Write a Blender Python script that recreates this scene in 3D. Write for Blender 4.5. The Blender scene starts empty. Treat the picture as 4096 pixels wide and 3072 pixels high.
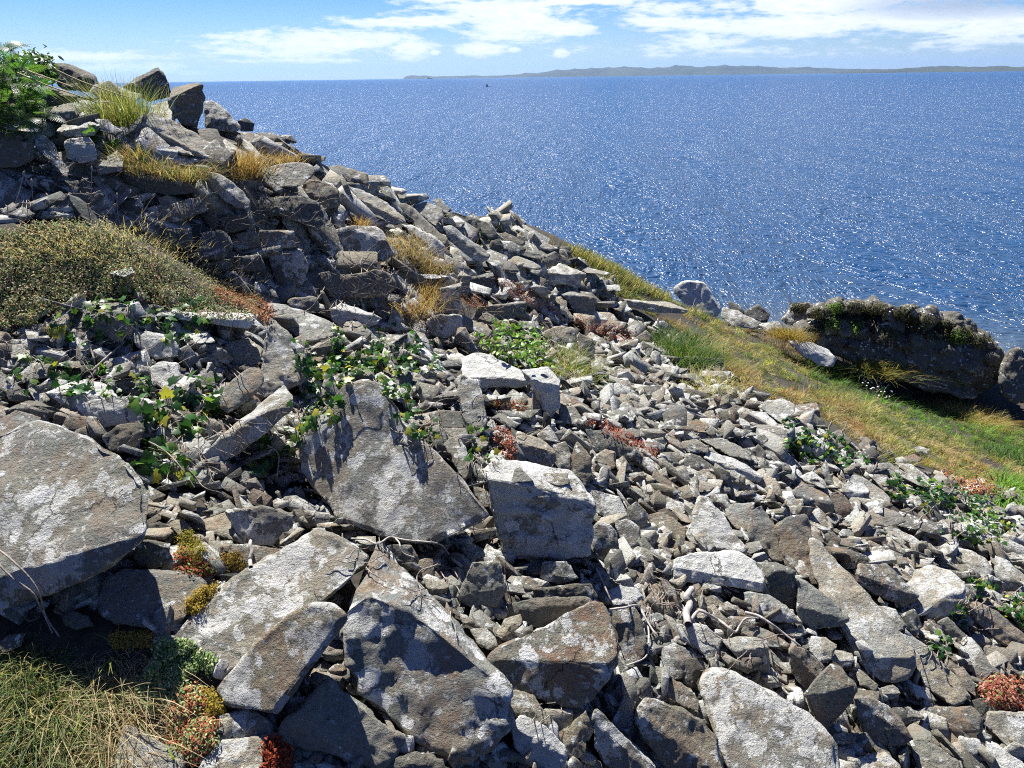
import bpy, bmesh, math, random
import numpy as np
from mathutils import Vector, Matrix
random.seed(7); RNG = np.random.default_rng(11)
scn = bpy.context.scene; C = scn.collection
# ------------------------------------------------ camera, sky, sun, exposure
CAM = np.array([0.0, 0.0, 6.0]); FPX = 3076.0
PITCH = math.radians(21.75); ROLL = math.radians(0.78)
cp, sp, cr, sr = math.cos(PITCH), math.sin(PITCH), math.cos(ROLL), math.sin(ROLL)
FW = np.array([0, cp, -sp]); U0 = np.array([0, sp, cp]); X0 = np.array([1.0, 0, 0])
RT = cr * X0 - sr * U0; UP = sr * X0 + cr * U0
cam_d = bpy.data.cameras.new('camera'); cam = bpy.data.objects.new('camera', cam_d); C.objects.link(cam)
cam_d.sensor_width = 36.0; cam_d.lens = 36.0 * FPX / 4096.0; cam_d.clip_start = 0.05; cam_d.clip_end = 60000
M = Matrix.Identity(4)
for i in range(3):
    M[i][0] = RT[i]; M[i][1] = UP[i]; M[i][2] = -FW[i]; M[i][3] = CAM[i]
cam.matrix_world = M; scn.camera = cam
SUN_EL, SUN_AZ = math.radians(56), math.radians(-27)      # azimuth from +Y towards +X
SUND = Vector((math.sin(SUN_AZ) * math.cos(SUN_EL), math.cos(SUN_AZ) * math.cos(SUN_EL), math.sin(SUN_EL)))
sl = bpy.data.lights.new('sun', 'SUN'); sl.energy = 5.0; sl.angle = math.radians(0.5); sl.color = (1.0, 0.96, 0.89)
so = bpy.data.objects.new('sun', sl); C.objects.link(so); so.rotation_euler = SUND.to_track_quat('Z', 'Y').to_euler()
so.location = (0, 0, 30)
scn.view_settings.view_transform = 'Standard'; scn.view_settings.look = 'None'
scn.view_settings.exposure = 1.3; scn.view_settings.gamma = 1.0
scn.render.engine = 'CYCLES'
cy = scn.cycles; cy.use_denoising = False; cy.max_bounces = 5; cy.diffuse_bounces = 3; cy.glossy_bounces = 2
cy.transmission_bounces = 2; cy.transparent_max_bounces = 6; cy.volume_bounces = 0; cy.use_adaptive_sampling = True
cy.adaptive_threshold = 0.012; cy.sample_clamp_direct = 5; cy.sample_clamp_indirect = 4
cy.filter_width = 1.05; cy.caustics_reflective = False; cy.caustics_refractive = False

class NT:
    """small helper to write node trees as expressions"""
    def __init__(s, tree): s.t = tree
    def new(s, typ, **k):
        n = s.t.nodes.new(typ)
        for a, b in k.items(): setattr(n, a, b)
        return n
    def inp(s, sock, v):
        if v is None: return
        if isinstance(v, bpy.types.NodeSocket): s.t.links.new(v, sock)
        else: sock.default_value = v
    def m(s, op, a, b=None, c=None, clamp=False):
        n = s.new('ShaderNodeMath', operation=op, use_clamp=clamp)
        s.inp(n.inputs[0], a); s.inp(n.inputs[1], b); s.inp(n.inputs[2], c); return n.outputs[0]
    def mr(s, v, a, b, c=0.0, d=1.0, smooth=False):
        n = s.new('ShaderNodeMapRange'); n.clamp = True
        if smooth: n.interpolation_type = 'SMOOTHSTEP'
        for i, x in enumerate((v, a, b, c, d)): s.inp(n.inputs[i], x)
        return n.outputs[0]
    def mix(s, f, a, b, mode='MIX'):
        n = s.new('ShaderNodeMix', data_type='RGBA', blend_type=mode); n.clamp_factor = True
        s.inp(n.inputs[0], f)
        s.inp(n.inputs[6], a if isinstance(a, bpy.types.NodeSocket) else tuple(a) + (1,))
        s.inp(n.inputs[7], b if isinstance(b, bpy.types.NodeSocket) else tuple(b) + (1,)); return n.outputs[2]
    def noise(s, vec, scale, detail=3, rough=0.55, dist=0.0, out=0):
        n = s.new('ShaderNodeTexNoise'); s.inp(n.inputs['Vector'], vec)
        n.inputs['Scale'].default_value = scale; n.inputs['Detail'].default_value = detail
        n.inputs['Roughness'].default_value = rough; n.inputs['Distortion'].default_value = dist
        return n.outputs[out]
    def vor(s, vec, scale, feat='F1', out=0, rnd=1.0):
        n = s.new('ShaderNodeTexVoronoi', feature=feat); s.inp(n.inputs['Vector'], vec)
        n.inputs['Scale'].default_value = scale; n.inputs['Randomness'].default_value = rnd
        return n.outputs[out]
    def vm(s, op, a, b=None, scale=None):
        n = s.new('ShaderNodeVectorMath', operation=op); s.inp(n.inputs[0], a); s.inp(n.inputs[1], b)
        if scale is not None: s.inp(n.inputs['Scale'], scale)
        return n.outputs[0]

world = bpy.data.worlds.new("World"); scn.world = world; world.use_nodes = True
wt = NT(world.node_tree); world.node_tree.nodes.clear()
sky = wt.new('ShaderNodeTexSky', sky_type='NISHITA'); sky.sun_disc = False
sky.sun_elevation = SUN_EL; sky.sun_rotation = SUN_AZ; sky.altitude = 0; sky.air_density = 1.0
sky.dust_density = 0.25; sky.ozone_density = 2.2
tc = wt.new('ShaderNodeTexCoord'); sx = wt.new('ShaderNodeSeparateXYZ'); wt.inp(sx.inputs[0], tc.outputs['Generated'])
az = wt.m('MULTIPLY', wt.m('ARCTAN2', sx.outputs[0], sx.outputs[1]), 57.2958)
el = wt.m('MULTIPLY', wt.m('ARCSINE', sx.outputs[2]), 57.2958)
def azel(u, v):           # direction of a point of the sky seen at u, v (picture 2212 wide)
    d = FW + RT * (u - 1106) / 1661 + UP * (829.5 - v) / 1661
    d = d / np.linalg.norm(d); return math.degrees(math.atan2(d[0], d[1])), math.degrees(math.asin(d[2]))
CL = [(690, 92, 230, 26, 1.0), (860, 47, 150, 13, .9), (545, 112, 120, 6, .5), (880, 106, 50, 20, 1.0), (1040, 106, 60, 14, 1.0),
      (1120, 38, 150, 30, .75), (1010, 16, 120, 24, .6), (1220, 58, 90, 22, .75), (1110, 80, 120, 14, .6), (1700, 55, 330, 24, .95), (1500, 92, 120, 26, .9),
      (1960, 42, 260, 30, 1.0), (1850, 12, 320, 16, .7), (1420, 50, 90, 12, .7), (1250, 2, 140, 9, .9),
      (210, 122, 190, 10, .7), (330, 150, 80, 14, .8), (420, 158, 60, 8, .7), (1213, 116, 14, 7, .9), (2150, 60, 160, 26, .9), (1600, 110, 200, 14, .4), (880, 103, 24, 14, 1.2), (1050, 105, 30, 11, 1.2), (1000, 109, 16, 6, 1.1), (940, 114, 12, 5, 1.1), (1110, 108, 16, 5, 1.1), (360, 152, 30, 8, 1.1), (400, 158, 16, 5, 1.1), (1850, 8, 420, 20, .8), (150, 150, 300, 9, .6), (640, 130, 200, 5, .5)]
cvec = wt.new('ShaderNodeCombineXYZ'); wt.inp(cvec.inputs[0], wt.m('MULTIPLY', az, 0.33)); wt.inp(cvec.inputs[1], wt.m('MULTIPLY', el, 1.35)); cvec.inputs[2].default_value = 3.1
n1 = wt.noise(cvec.outputs[0], 0.55, 7, 0.62, 0.35)
n2 = wt.noise(cvec.outputs[0], 2.6, 5, 0.6, 0.2)
acc = None
for (u, v, rx, ry, stg) in CL:
    a0, e0 = azel(u, v)
    dx = wt.m('MULTIPLY', wt.m('SUBTRACT', az, a0), 1 / (rx / 1661 * 57.3 * 1.15))
    dy = wt.m('MULTIPLY', wt.m('SUBTRACT', el, e0), 1 / (ry / 1661 * 57.3 * 1.3))
    q = wt.m('SUBTRACT', 1.0, wt.m('SQRT', wt.m('ADD', wt.m('MULTIPLY', dx, dx), wt.m('MULTIPLY', dy, dy))))
    q = wt.m('MULTIPLY', q, stg); acc = q if acc is None else wt.m('SMOOTH_MAX', acc, q, 0.12)
dens = wt.m('ADD', acc, wt.m('ADD', wt.m('MULTIPLY', wt.m('SUBTRACT', n1, 0.5), 2.2), wt.m('MULTIPLY', wt.m('SUBTRACT', n2, 0.5), 1.4)))
cl1 = wt.mr(dens, -0.02, 0.6, smooth=True)
gen = wt.m('MULTIPLY', wt.mr(n1, 0.5, 0.75, smooth=True), wt.mr(el, 7.0, 14.0))     # scattered cloud higher up
cloud = wt.m('MULTIPLY', wt.m('MAXIMUM', cl1, wt.m('MULTIPLY', gen, 0.5)), wt.mr(el, -0.1, 1.2))
# tint deepens the sky's blue; its paler low end adds haze at the horizon
skyc = wt.mix(1.0, sky.outputs[0], wt.mix(wt.mr(el, 0.0, 6.0), (0.62, 0.72, 0.92), (0.25, 0.48, 0.92)), 'MULTIPLY')
skyc = wt.mix(1.0, skyc, wt.mix(wt.mr(el, 9.0, 40.0), (1, 1, 1), (0.30, 0.44, 0.72)), 'MULTIPLY')  # unseen upper sky darkened to cut the fill light in the shadows
shade = wt.m('MULTIPLY', wt.mr(n2, 0.35, 0.7), 0.35)
a0, e0 = azel(2120, 4)
gx = wt.m('MULTIPLY', wt.m('SUBTRACT', az, a0), 1 / 9.0); gy = wt.m('MULTIPLY', wt.m('SUBTRACT', el, e0), 1 / 1.1)
grey = wt.mr(wt.m('ADD', wt.m('ADD', wt.m('MULTIPLY', gx, gx), wt.m('MULTIPLY', gy, gy)), wt.m('MULTIPLY', n2, .8)), 0.3, 1.3, 1.0, 0.0)
ccol = wt.mix(wt.m('ADD', shade, wt.m('MULTIPLY', grey, .8), clamp=True), (8.6, 8.8, 9.0), (2.9, 3.7, 5.0))
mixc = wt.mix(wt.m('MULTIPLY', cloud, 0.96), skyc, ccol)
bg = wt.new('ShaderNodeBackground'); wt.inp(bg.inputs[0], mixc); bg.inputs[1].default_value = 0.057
wo = wt.new('ShaderNodeOutputWorld'); world.node_tree.links.new(bg.outputs[0], wo.inputs[0])

# ------------------------------------------------ picture <-> place helpers
FR = {'U': (0, 0, 4096 / 2212), '1': (0, 0, .6329), '2': (1300, 500, .6329), '3': (2600, 1000, .6763), '4': (0, 900, .6329),
      '5': (0, 1950, .6781), '6': (1200, 1350, .6932), '7': (1300, 1950, .6781), '8': (2600, 1950, .6763)}
def src(fr, x, y):
    f = FR[fr]; return f[0] + x * f[2], f[1] + y * f[2]
def ray(x, y):            # full-size picture pixel -> direction with unit depth
    return FW + RT * ((x - 2048) / FPX) - UP * ((y - 1536) / FPX)
def P(fr, x, y, D):
    a, b = src(fr, x, y); return CAM + ray(a, b) * D
def project(p):
    v = p - CAM; d = v @ FW; return 2048 + FPX * (v @ RT) / d, 1536 - FPX * (v @ UP) / d, d

def tag(o, label=None, cat=None, group=None, kind=None):
    if label: o['label'] = label
    if cat: o['category'] = cat
    if group: o['group'] = group
    if kind: o['kind'] = kind
    return o
def link(name, me, mat=None, parent=None):
    o = bpy.data.objects.new(name, me); C.objects.link(o)
    if mat is not None and not me.materials: me.materials.append(mat)
    if parent is not None: o.parent = parent
    return o
def empty(name, loc):
    o = bpy.data.objects.new(name, None); C.objects.link(o); o.location = loc; o.empty_display_size = .05; return o
def mesh_np(name, V, F, smooth=False, col=None, loc=None):
    """V (n,3), F list/array of equal-length faces; col per-vertex rgb"""
    me = bpy.data.meshes.new(name); V = np.asarray(V, np.float32); F = np.asarray(F, np.int32)
    if loc is not None: V = V - np.asarray(loc, np.float32)
    k = F.shape[1]; me.vertices.add(len(V)); me.vertices.foreach_set('co', V.ravel())
    me.loops.add(F.size); me.loops.foreach_set('vertex_index', F.ravel())
    me.polygons.add(len(F)); me.polygons.foreach_set('loop_start', np.arange(0, F.size, k, dtype=np.int32))
    me.polygons.foreach_set('loop_total', np.full(len(F), k, np.int32))
    if smooth: me.polygons.foreach_set('use_smooth', np.ones(len(F), bool))
    me.update(calc_edges=True); me.validate()
    if col is not None:
        a = me.color_attributes.new('tint', 'FLOAT_COLOR', 'POINT')
        c = np.ones((len(V), 4), np.float32); c[:, :3] = col; a.data.foreach_set('color', c.ravel())
    return me
# numpy gradient-less value noise
def _h(i, j, k, s):
    n = (i * 374761393 + j * 668265263 + k * 2147483647 + s * 1274126177) & 0xffffffff
    n = ((n ^ (n >> 13)) * 1274126177) & 0xffffffff; n = n ^ (n >> 16); return (n & 0xffff) / 32767.5 - 1.0
def vnoise(p, s=0):
    p = np.asarray(p, float); i = np.floor(p).astype(np.int64); f = p - i; f = f * f * f * (f * (f * 6 - 15) + 10); r = 0
    for a in (0, 1):
        for b in (0, 1):
            for c in (0, 1):
                w = (f[:, 0] if a else 1 - f[:, 0]) * (f[:, 1] if b else 1 - f[:, 1]) * (f[:, 2] if c else 1 - f[:, 2])
                r = r + w * _h(i[:, 0] + a, i[:, 1] + b, i[:, 2] + c, s)
    return r
def fbm(p, s=0, o=4):
    r = 0; a = 1.0
    for k in range(o): r = r + a * vnoise(np.asarray(p) * (2 ** k) + 17.3 * k, s + k); a *= .52
    return r

# ------------------------------------------------ lie of the land, from depths read off the view
CTRL = [(0,1750,1.75),(700,1700,1.85),(1400,1700,2.15),(2212,1700,2.8),(0,1350,2.0),(600,1350,2.1),(1100,1350,2.35),(1700,1350,2.9),
 (2212,1350,4.0),(0,1050,2.4),(450,1050,2.6),(850,1120,2.75),(1200,1160,3.05),(1600,1080,4.0),(2000,1080,5.3),(2212,1100,6.2),(0,850,2.8),
 (400,850,3.05),(800,850,3.6),(1200,880,4.5),(1600,880,5.8),(1900,960,7.2),(2180,1050,8),(0,640,3.1),(300,640,3.35),(550,690,3.95),
 (800,730,4.8),(1050,770,5.5),(1300,790,6.6),(1500,810,7.6),(1750,850,9.0),(2000,930,9.8),(2212,1000,10),(0,510,3.2),(250,500,3.45),
 (480,610,4.0),(560,650,4.78),(800,670,5.35),(0,330,4.9),(200,370,4.9),(430,395,5.1),(700,430,5.85),(860,540,6.3),(0,480,4.62),(200,490,4.62),(360,545,4.66),(0,165,5.3),
 (150,200,6.0),(290,225,6.4),(430,285,6.5),(600,325,7.0),(790,405,8.2),(1000,490,10),(1120,545,11),(1250,602,12),(1400,650,13),(1560,690,14),(1700,725,14.5),
 (1000,620,7.3),(1250,690,8.4),(1500,730,9.6),(1650,750,11.5),(1800,800,12.5),(2000,870,12.5),(2212,860,12.6)]
S = 4096 / 2212
pts = [CAM + ray(u * S, v * S) * D for (u, v, D) in CTRL]
ridge = [(0,165,5.3),(150,200,6.0),(290,225,6.4),(430,285,6.5),(600,325,7.0),(790,405,8.2),(1000,490,10),(1120,545,11),(1250,602,12),(1400,650,13),(1560,690,14),(1700,725,14.5)]
for (u, v, D) in ridge:
    p = CAM + ray(u * S, v * S) * D
    pts.append(np.array([p[0] + 1.5, p[1] + 4.5, max(p[2] - 3.2, -.8)])); pts.append(np.array([p[0] + 4, p[1] + 11, -2.5]))
pts += [np.array(a, float) for a in [(-4,-3,5.6),(0,-3,4.5),(4,-3,3.4),(-4,2,5.7),(-7,6,7.2),(9,2,2.0),(14,6,.6),(20,10,-1.5),(14,14,-1.2),(8.5,17,.2),(5,17.5,-.3),(11,18.5,-1.5),(12,0,.8),(-9,0,7.5),(22,0,-1.5),(25,22,-3),(3,30,-4),(-9,12,7.0),(-12,22,3)]]
pts = np.array(pts)
def tps_fit(x, z, lam):
    n = len(x); d2 = ((x[:, None] - x[None]) ** 2).sum(-1); K = np.where(d2 > 0, d2 * np.log(np.sqrt(d2) + 1e-12), 0) + lam * np.eye(n)
    Q = np.c_[np.ones(n), x]; A = np.block([[K, Q], [Q.T, np.zeros((3, 3))]])
    return np.linalg.solve(A, np.r_[z, 0, 0, 0])
W = tps_fit(pts[:, :2], pts[:, 2], 0.012)
def tps(q):
    d2 = ((q[:, None] - pts[None, :, :2]) ** 2).sum(-1)
    return np.where(d2 > 0, d2 * .5 * np.log(d2 + 1e-12), 0) @ W[:-3] + W[-3] + q @ W[-2:]
GX0, GX1, GY0, GY1, GS = -13.0, 26.0, -4.0, 32.0, 0.1
gx = np.arange(GX0, GX1 + .01, GS); gy = np.arange(GY0, GY1 + .01, GS)
XX, YY = np.meshgrid(gx, gy); ZZ = np.empty(XX.size); Q = np.c_[XX.ravel(), YY.ravel()]
for a in range(0, len(Q), 20000): ZZ[a:a + 20000] = tps(Q[a:a + 20000])
ZZ = ZZ + 0.035 * fbm(np.c_[Q * 1.3, np.zeros(len(Q))], 5, 4)
ZZ = np.maximum(ZZ, -3.5).reshape(XX.shape)
def gz(x, y):
    fx = np.clip((np.asarray(x) - GX0) / GS, 0, len(gx) - 1.001); fy = np.clip((np.asarray(y) - GY0) / GS, 0, len(gy) - 1.001)
    i = fx.astype(int); j = fy.astype(int); a = fx - i; b = fy - j
    return ZZ[j, i] * (1 - a) * (1 - b) + ZZ[j, i + 1] * a * (1 - b) + ZZ[j + 1, i] * (1 - a) * b + ZZ[j + 1, i + 1] * a * b
DS = np.exp(np.linspace(math.log(1.2), math.log(30), 420))
def hit(x, y, default=None):    # depth at which the line of sight through a pixel meets the land
    p = CAM[None] + ray(x, y)[None] * DS[:, None]
    below = p[:, 2] < gz(p[:, 0], p[:, 1])
    if not below.any(): return default
    k = int(np.argmax(below)); return float(DS[k])
# ------------------------------------------------ materials
def mat(name):
    m = bpy.data.materials.new(name); m.use_nodes = True; m.node_tree.nodes.clear(); t = NT(m.node_tree)
    b = t.new('ShaderNodeBsdfPrincipled'); o = t.new('ShaderNodeOutputMaterial'); m.node_tree.links.new(b.outputs[0], o.inputs[0])
    return m, t, b, o
def rock_material(name, ground=False):
    m, t, b, o = mat(name)
    tc = t.new('ShaderNodeTexCoord'); oi = t.new('ShaderNodeObjectInfo')
    if ground:
        at = t.new('ShaderNodeAttribute', attribute_name='tint'); base_c = at.outputs[0]; vec = tc.outputs['Object']; al = 0.5
    else:
        rnd = t.m('MULTIPLY', oi.outputs['Random'], 40.0)
        vec = t.vm('ADD', tc.outputs['Object'], rnd); base_c = oi.outputs['Color']; al = oi.outputs['Alpha']
    sc = t.new('ShaderNodeSeparateColor'); t.inp(sc.inputs[0], base_c)
    lich, brown, val = sc.outputs[0], sc.outputs[1], sc.outputs[2]
    red = t.m('SUBTRACT', 1.0, al)
    wv = t.vm('ADD', vec, t.vm('SCALE', t.noise(vec, 16, 5, .65, out=1), scale=0.085))
    big = t.noise(vec, 5.5, 4, .6); fine = t.noise(vec, 75, 5, .75); mid = t.noise(vec, 22, 5, .7); grain = t.noise(vec, 330, 3, .7)
    # bedrock colour
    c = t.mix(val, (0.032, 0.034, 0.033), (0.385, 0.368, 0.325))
    c = t.mix(t.m('MULTIPLY', t.mr(t.m('ADD', big, t.m('MULTIPLY', mid, .4)), .62, .86), 0.55), c, t.mix(.45, c, (0.10, 0.12, 0.075)))
    c = t.mix(t.mr(t.noise(vec, 2.2, 3, .6), .35, .7), t.mix(1.0, c, (.88, .98, 1.08), 'MULTIPLY'), t.mix(1.0, c, (1.10, 1.02, .86), 'MULTIPLY'))
    bm_ = t.m('MULTIPLY', t.mr(t.m('ADD', t.m('MULTIPLY', big, .6), t.m('MULTIPLY', mid, .5)), .62, .42), brown)
    bcol = t.mix(red, (0.25, 0.175, 0.10), (0.25, 0.12, 0.065))
    c = t.mix(t.m('MULTIPLY', bm_, .85), c, bcol)
    c = t.mix(1.0, c, t.mix(fine, (0.25, 0.25, 0.26), (1.75, 1.75, 1.7)), 'MULTIPLY')
    # crusts of lichen: rounded pale rosettes, larger sheets, small dots, dark spots
    d1 = t.m('ADD', t.vor(wv, 13), t.m('MULTIPLY', t.m('SUBTRACT', mid, .5), .5))
    thr = t.m('MULTIPLY', t.mr(big, .36, .66), t.m('MULTIPLY', lich, .78))
    r1 = t.mr(t.m('SUBTRACT', thr, d1), -.014, .014)
    d2 = t.m('ADD', t.vor(t.vm('ADD', wv, (3.3, 1.7, 9.1)), 34), t.m('MULTIPLY', t.m('SUBTRACT', fine, .5), .5))
    r2 = t.mr(t.m('SUBTRACT', t.m('MULTIPLY', t.m('MULTIPLY', lich, .62), t.mr(mid, .3, .6)), d2), -.04, .04)
    sh = t.mr(t.m('ADD', t.noise(wv, 9, 6, .72), t.m('MULTIPLY', lich, .34)), .720, .736)
    lc = t.mix(t.mr(t.vor(wv, 13, out=1), 0, 1), (0.50, 0.51, 0.49), (0.80, 0.80, 0.77))
    lc = t.mix(t.mr(fine, .35, .7), t.mix(.35, lc, (0.2, 0.21, 0.2)), lc)
    c = t.mix(t.m('MULTIPLY', r2, .75), c, (0.44, 0.45, 0.43))
    c = t.mix(t.m('MULTIPLY', sh, .8), c, t.mix(mid, (0.36, 0.37, 0.35), (0.68, 0.68, 0.64)))
    c = t.mix(t.m('MULTIPLY', r1, .92), c, lc)
    d3 = t.vor(t.vm('ADD', wv, (1.3, 5.7, 2.1)), 24)
    dk = t.m('MULTIPLY', t.mr(d3, .20, .15), t.mr(mid, .50, .6))
    c = t.mix(t.m('MULTIPLY', dk, .75), c, (0.05, 0.052, 0.05))
    ck = t.m('MULTIPLY', t.mr(t.vor(t.vm('ADD', wv, (7.1, 2.2, 4.4)), 3.6, 'DISTANCE_TO_EDGE'), .009, .003), t.mr(t.noise(vec, 4.3, 2), .57, .62))
    c = t.mix(t.m('MULTIPLY', ck, .7), c, (.02, .018, .015))
    c = t.mix(1.0, c, t.mix(grain, (0.55, 0.55, 0.57), (1.45, 1.45, 1.42)), 'MULTIPLY')
    t.inp(b.inputs['Base Color'], c); b.inputs['Roughness'].default_value = .82
    b.inputs['Specular IOR Level'].default_value = 0.35
    # relief: bedding lines, pits and grain
    mp = t.new('ShaderNodeMapping'); t.inp(mp.inputs[0], vec); mp.inputs['Scale'].default_value = (1, 1.3, 3); t.inp(mp.inputs['Rotation'], t.vm('SCALE', (1.1, .7, .4), scale=(oi.outputs['Random'] if not ground else .5)))
    bed = t.noise(mp.outputs[0], 22, 5, .7)
    h = t.m('ADD', t.m('MULTIPLY', bed, .55), t.m('ADD', t.m('MULTIPLY', fine, .55), t.m('MULTIPLY', grain, .22)))
    h = t.m('ADD', h, t.m('SUBTRACT', t.m('MULTIPLY', r1, .10), t.m('MULTIPLY', ck, .8)))
    bp = t.new('ShaderNodeBump'); bp.inputs['Strength'].default_value = 1.0; bp.inputs['Distance'].default_value = 0.022
    t.inp(bp.inputs['Height'], h); t.inp(b.inputs['Normal'], bp.outputs[0])
    return m
ROCK = rock_material('lichened_stone'); SCREE = rock_material('scree_stone', True)

def leaf_material(name, trans=.35, rough=.5, spec=.4):
    m, t, b, o = mat(name)
    at = t.new('ShaderNodeAttribute', attribute_name='tint')
    t.inp(b.inputs['Base Color'], at.outputs[0]); b.inputs['Roughness'].default_value = rough
    b.inputs['Specular IOR Level'].default_value = spec
    tr = t.new('ShaderNodeBsdfTranslucent'); t.inp(tr.inputs[0], t.mix(1.0, at.outputs[0], (1.5, 1.5, .9), 'MULTIPLY'))
    mx = t.new('ShaderNodeMixShader'); mx.inputs[0].default_value = trans
    m.node_tree.links.new(b.outputs[0], mx.inputs[1]); m.node_tree.links.new(tr.outputs[0], mx.inputs[2]); m.node_tree.links.new(mx.outputs[0], o.inputs[0])
    return m
GRASS = leaf_material('grass_blade', .45, .55, .25); LEAF = leaf_material('leaf', .38, .42, .35); COVER = leaf_material('low_foliage', .25, .85, .08)
def plain(name, c1, c2, scale=20, rough=.8, bump=.3):
    m, t, b, o = mat(name); tc = t.new('ShaderNodeTexCoord'); n = t.noise(tc.outputs['Object'], scale, 5, .65)
    t.inp(b.inputs['Base Color'], t.mix(t.mr(n, .3, .7), c1, c2)); b.inputs['Roughness'].default_value = rough
    bp = t.new('ShaderNodeBump'); bp.inputs['Strength'].default_value = bump; bp.inputs['Distance'].default_value = .01
    t.inp(bp.inputs['Height'], n); t.inp(b.inputs['Normal'], bp.outputs[0]); return m
SOIL = plain('soil', (0.010, 0.008, 0.006), (0.05, 0.04, 0.028), 30, .95, .8)
STEM = plain('dry_stem', (0.14, 0.11, 0.085), (0.36, 0.31, 0.26), 60, .8, .4)
DRIFT = plain('bleached_wood', (0.20, 0.18, 0.16), (0.46, 0.43, 0.39), 40, .75, .5)
DARK = plain('dark_paint', (0.012, 0.014, 0.016), (0.03, 0.033, 0.036), 2, .6, .1)
WHITEP = plain('white_paint', (0.6, 0.6, 0.6), (0.75, 0.75, 0.75), 2, .6, .1)

# sea
def sea_material():
    m, t, b, o = mat('sea_water'); tc = t.new('ShaderNodeTexCoord'); vec = tc.outputs['Object']
    def mapped(rot, sc_):
        mp = t.new('ShaderNodeMapping'); t.inp(mp.inputs[0], vec); mp.inputs['Rotation'].default_value = (0, 0, math.radians(rot))
        mp.inputs['Scale'].default_value = sc_; return mp.outputs[0]
    def rid(n): return t.m('SUBTRACT', 1.0, t.m('MULTIPLY', t.m('ABSOLUTE', t.m('SUBTRACT', n, .5)), 2.0))
    w1 = t.noise(mapped(20, (.75, 1.2, 1)), .9, 3, .6, .8)
    w2 = rid(t.noise(mapped(-8, (.7, 1.25, 1)), 1.9, 3, .6, .8))
    w3 = t.noise(mapped(30, (.85, 1.2, 1)), 6.5, 3, .65, .3)
    w0 = t.noise(mapped(22, (2.0, .9, 1)), .3, 4, .65, .5); w5 = t.noise(mapped(-18, (4.5, .9, 1)), .07, 5, .75, .5)
    h = t.m('ADD', t.m('ADD', t.m('MULTIPLY', w1, .62), t.m('MULTIPLY', w2, .26)), t.m('ADD', t.m('MULTIPLY', w3, .075), t.m('ADD', t.m('MULTIPLY', w0, 1.1), t.m('MULTIPLY', w5, 3.4))))
    bp = t.new('ShaderNodeBump'); bp.inputs['Strength'].default_value = 1.0; bp.inputs['Distance'].default_value = .38
    t.inp(bp.inputs['Height'], h); t.inp(b.inputs['Normal'], bp.outputs[0])
    # water over the stony shallows is paler and browner than deep water
    sp_ = t.new('ShaderNodeSeparateXYZ'); t.inp(sp_.inputs[0], vec)
    at = t.new('ShaderNodeAttribute', attribute_name='shallow')
    c = t.mix(at.outputs['Fac'], (0.001, 0.034, 0.105), (0.10, 0.115, 0.10))
    foam = t.m('MULTIPLY', t.mr(t.noise(mapped(20, (.5, 1.2, 1)), 2.4, 6, .7), .62, .66), t.mr(at.outputs['Fac'], .8, .97))
    c = t.mix(foam, c, (.62, .66, .66))
    t.inp(b.inputs['Base Color'], c); b.inputs['Roughness'].default_value = .2; b.inputs['IOR'].default_value = 1.333
    return m
SEA = sea_material()
# far land
def hill_material():
    m, t, b, o = mat('far_land'); tc = t.new('ShaderNodeTexCoord')
    n = t.noise(tc.outputs['Object'], .0022, 5, .6); n2 = t.vor(tc.outputs['Object'], .004, out=1)
    c = t.mix(t.mr(n, .4, .6), (0.008, 0.016, 0.014), (0.030, 0.042, 0.03)); c = t.mix(.35, c, t.mix(n2, (.006, .014, .01), (.045, .055, .035)))
    t.inp(b.inputs['Base Color'], c); b.inputs['Roughness'].default_value = .95; return m
HILL = hill_material()

# ------------------------------------------------ land, sea, far hills
gi = np.arange(XX.size).reshape(XX.shape)
F = np.stack([gi[:-1, :-1], gi[:-1, 1:], gi[1:, 1:], gi[1:, :-1]], -1).reshape(-1, 4)
gv = np.c_[XX.ravel(), YY.ravel(), ZZ.ravel() - .02]
GRASSPOLY = [(1270,560),(1420,600),(1470,650),(1560,690),(1700,735),(1800,780),(1900,850),(2040,900),(2260,930),(2260,1080),(2150,1050),(2000,1000),(1860,965),(1800,900),(1700,870),(1600,820),(1510,790),(1480,750),(1400,690),(1300,620)]
ground = link('ground', mesh_np('ground', gv, F, smooth=True), SOIL); tag(ground, kind='structure')
# sea: one disc, finer near the shore so the shallow water can be coloured by depth
sv, sf = [], []; R = [2, 6, 9, 12, 14, 16, 18, 20, 22, 24, 27, 30, 35, 42, 55, 80, 150, 400, 1500, 6000, 15000, 30000]; NA = 360
for r in R:
    for k in range(NA): a = 2 * math.pi * k / NA; sv.append((r * math.sin(a), r * math.cos(a), 0.0))
for i in range(len(R) - 1):
    for k in range(NA): k2 = (k + 1) % NA; sf.append((i * NA + k, (i + 1) * NA + k, (i + 1) * NA + k2, i * NA + k2))
me = mesh_np('sea', sv, sf); sv = np.array(sv)
if me.polygons[0].normal.z < 0: me.flip_normals()
dep = -gz(sv[:, 0], sv[:, 1]); rr = np.hypot(sv[:, 0], sv[:, 1]); dist = np.clip(dep, 0, 3) + np.maximum(rr - 17, 0) * .42
sa = me.attributes.new('shallow', 'FLOAT', 'POINT'); sa.data.foreach_set('value', np.clip(1 - dist / 6.0, 0, 1).astype(np.float32) ** 1.3)
sea = link('sea', me, SEA); tag(sea, kind='structure')
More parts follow.
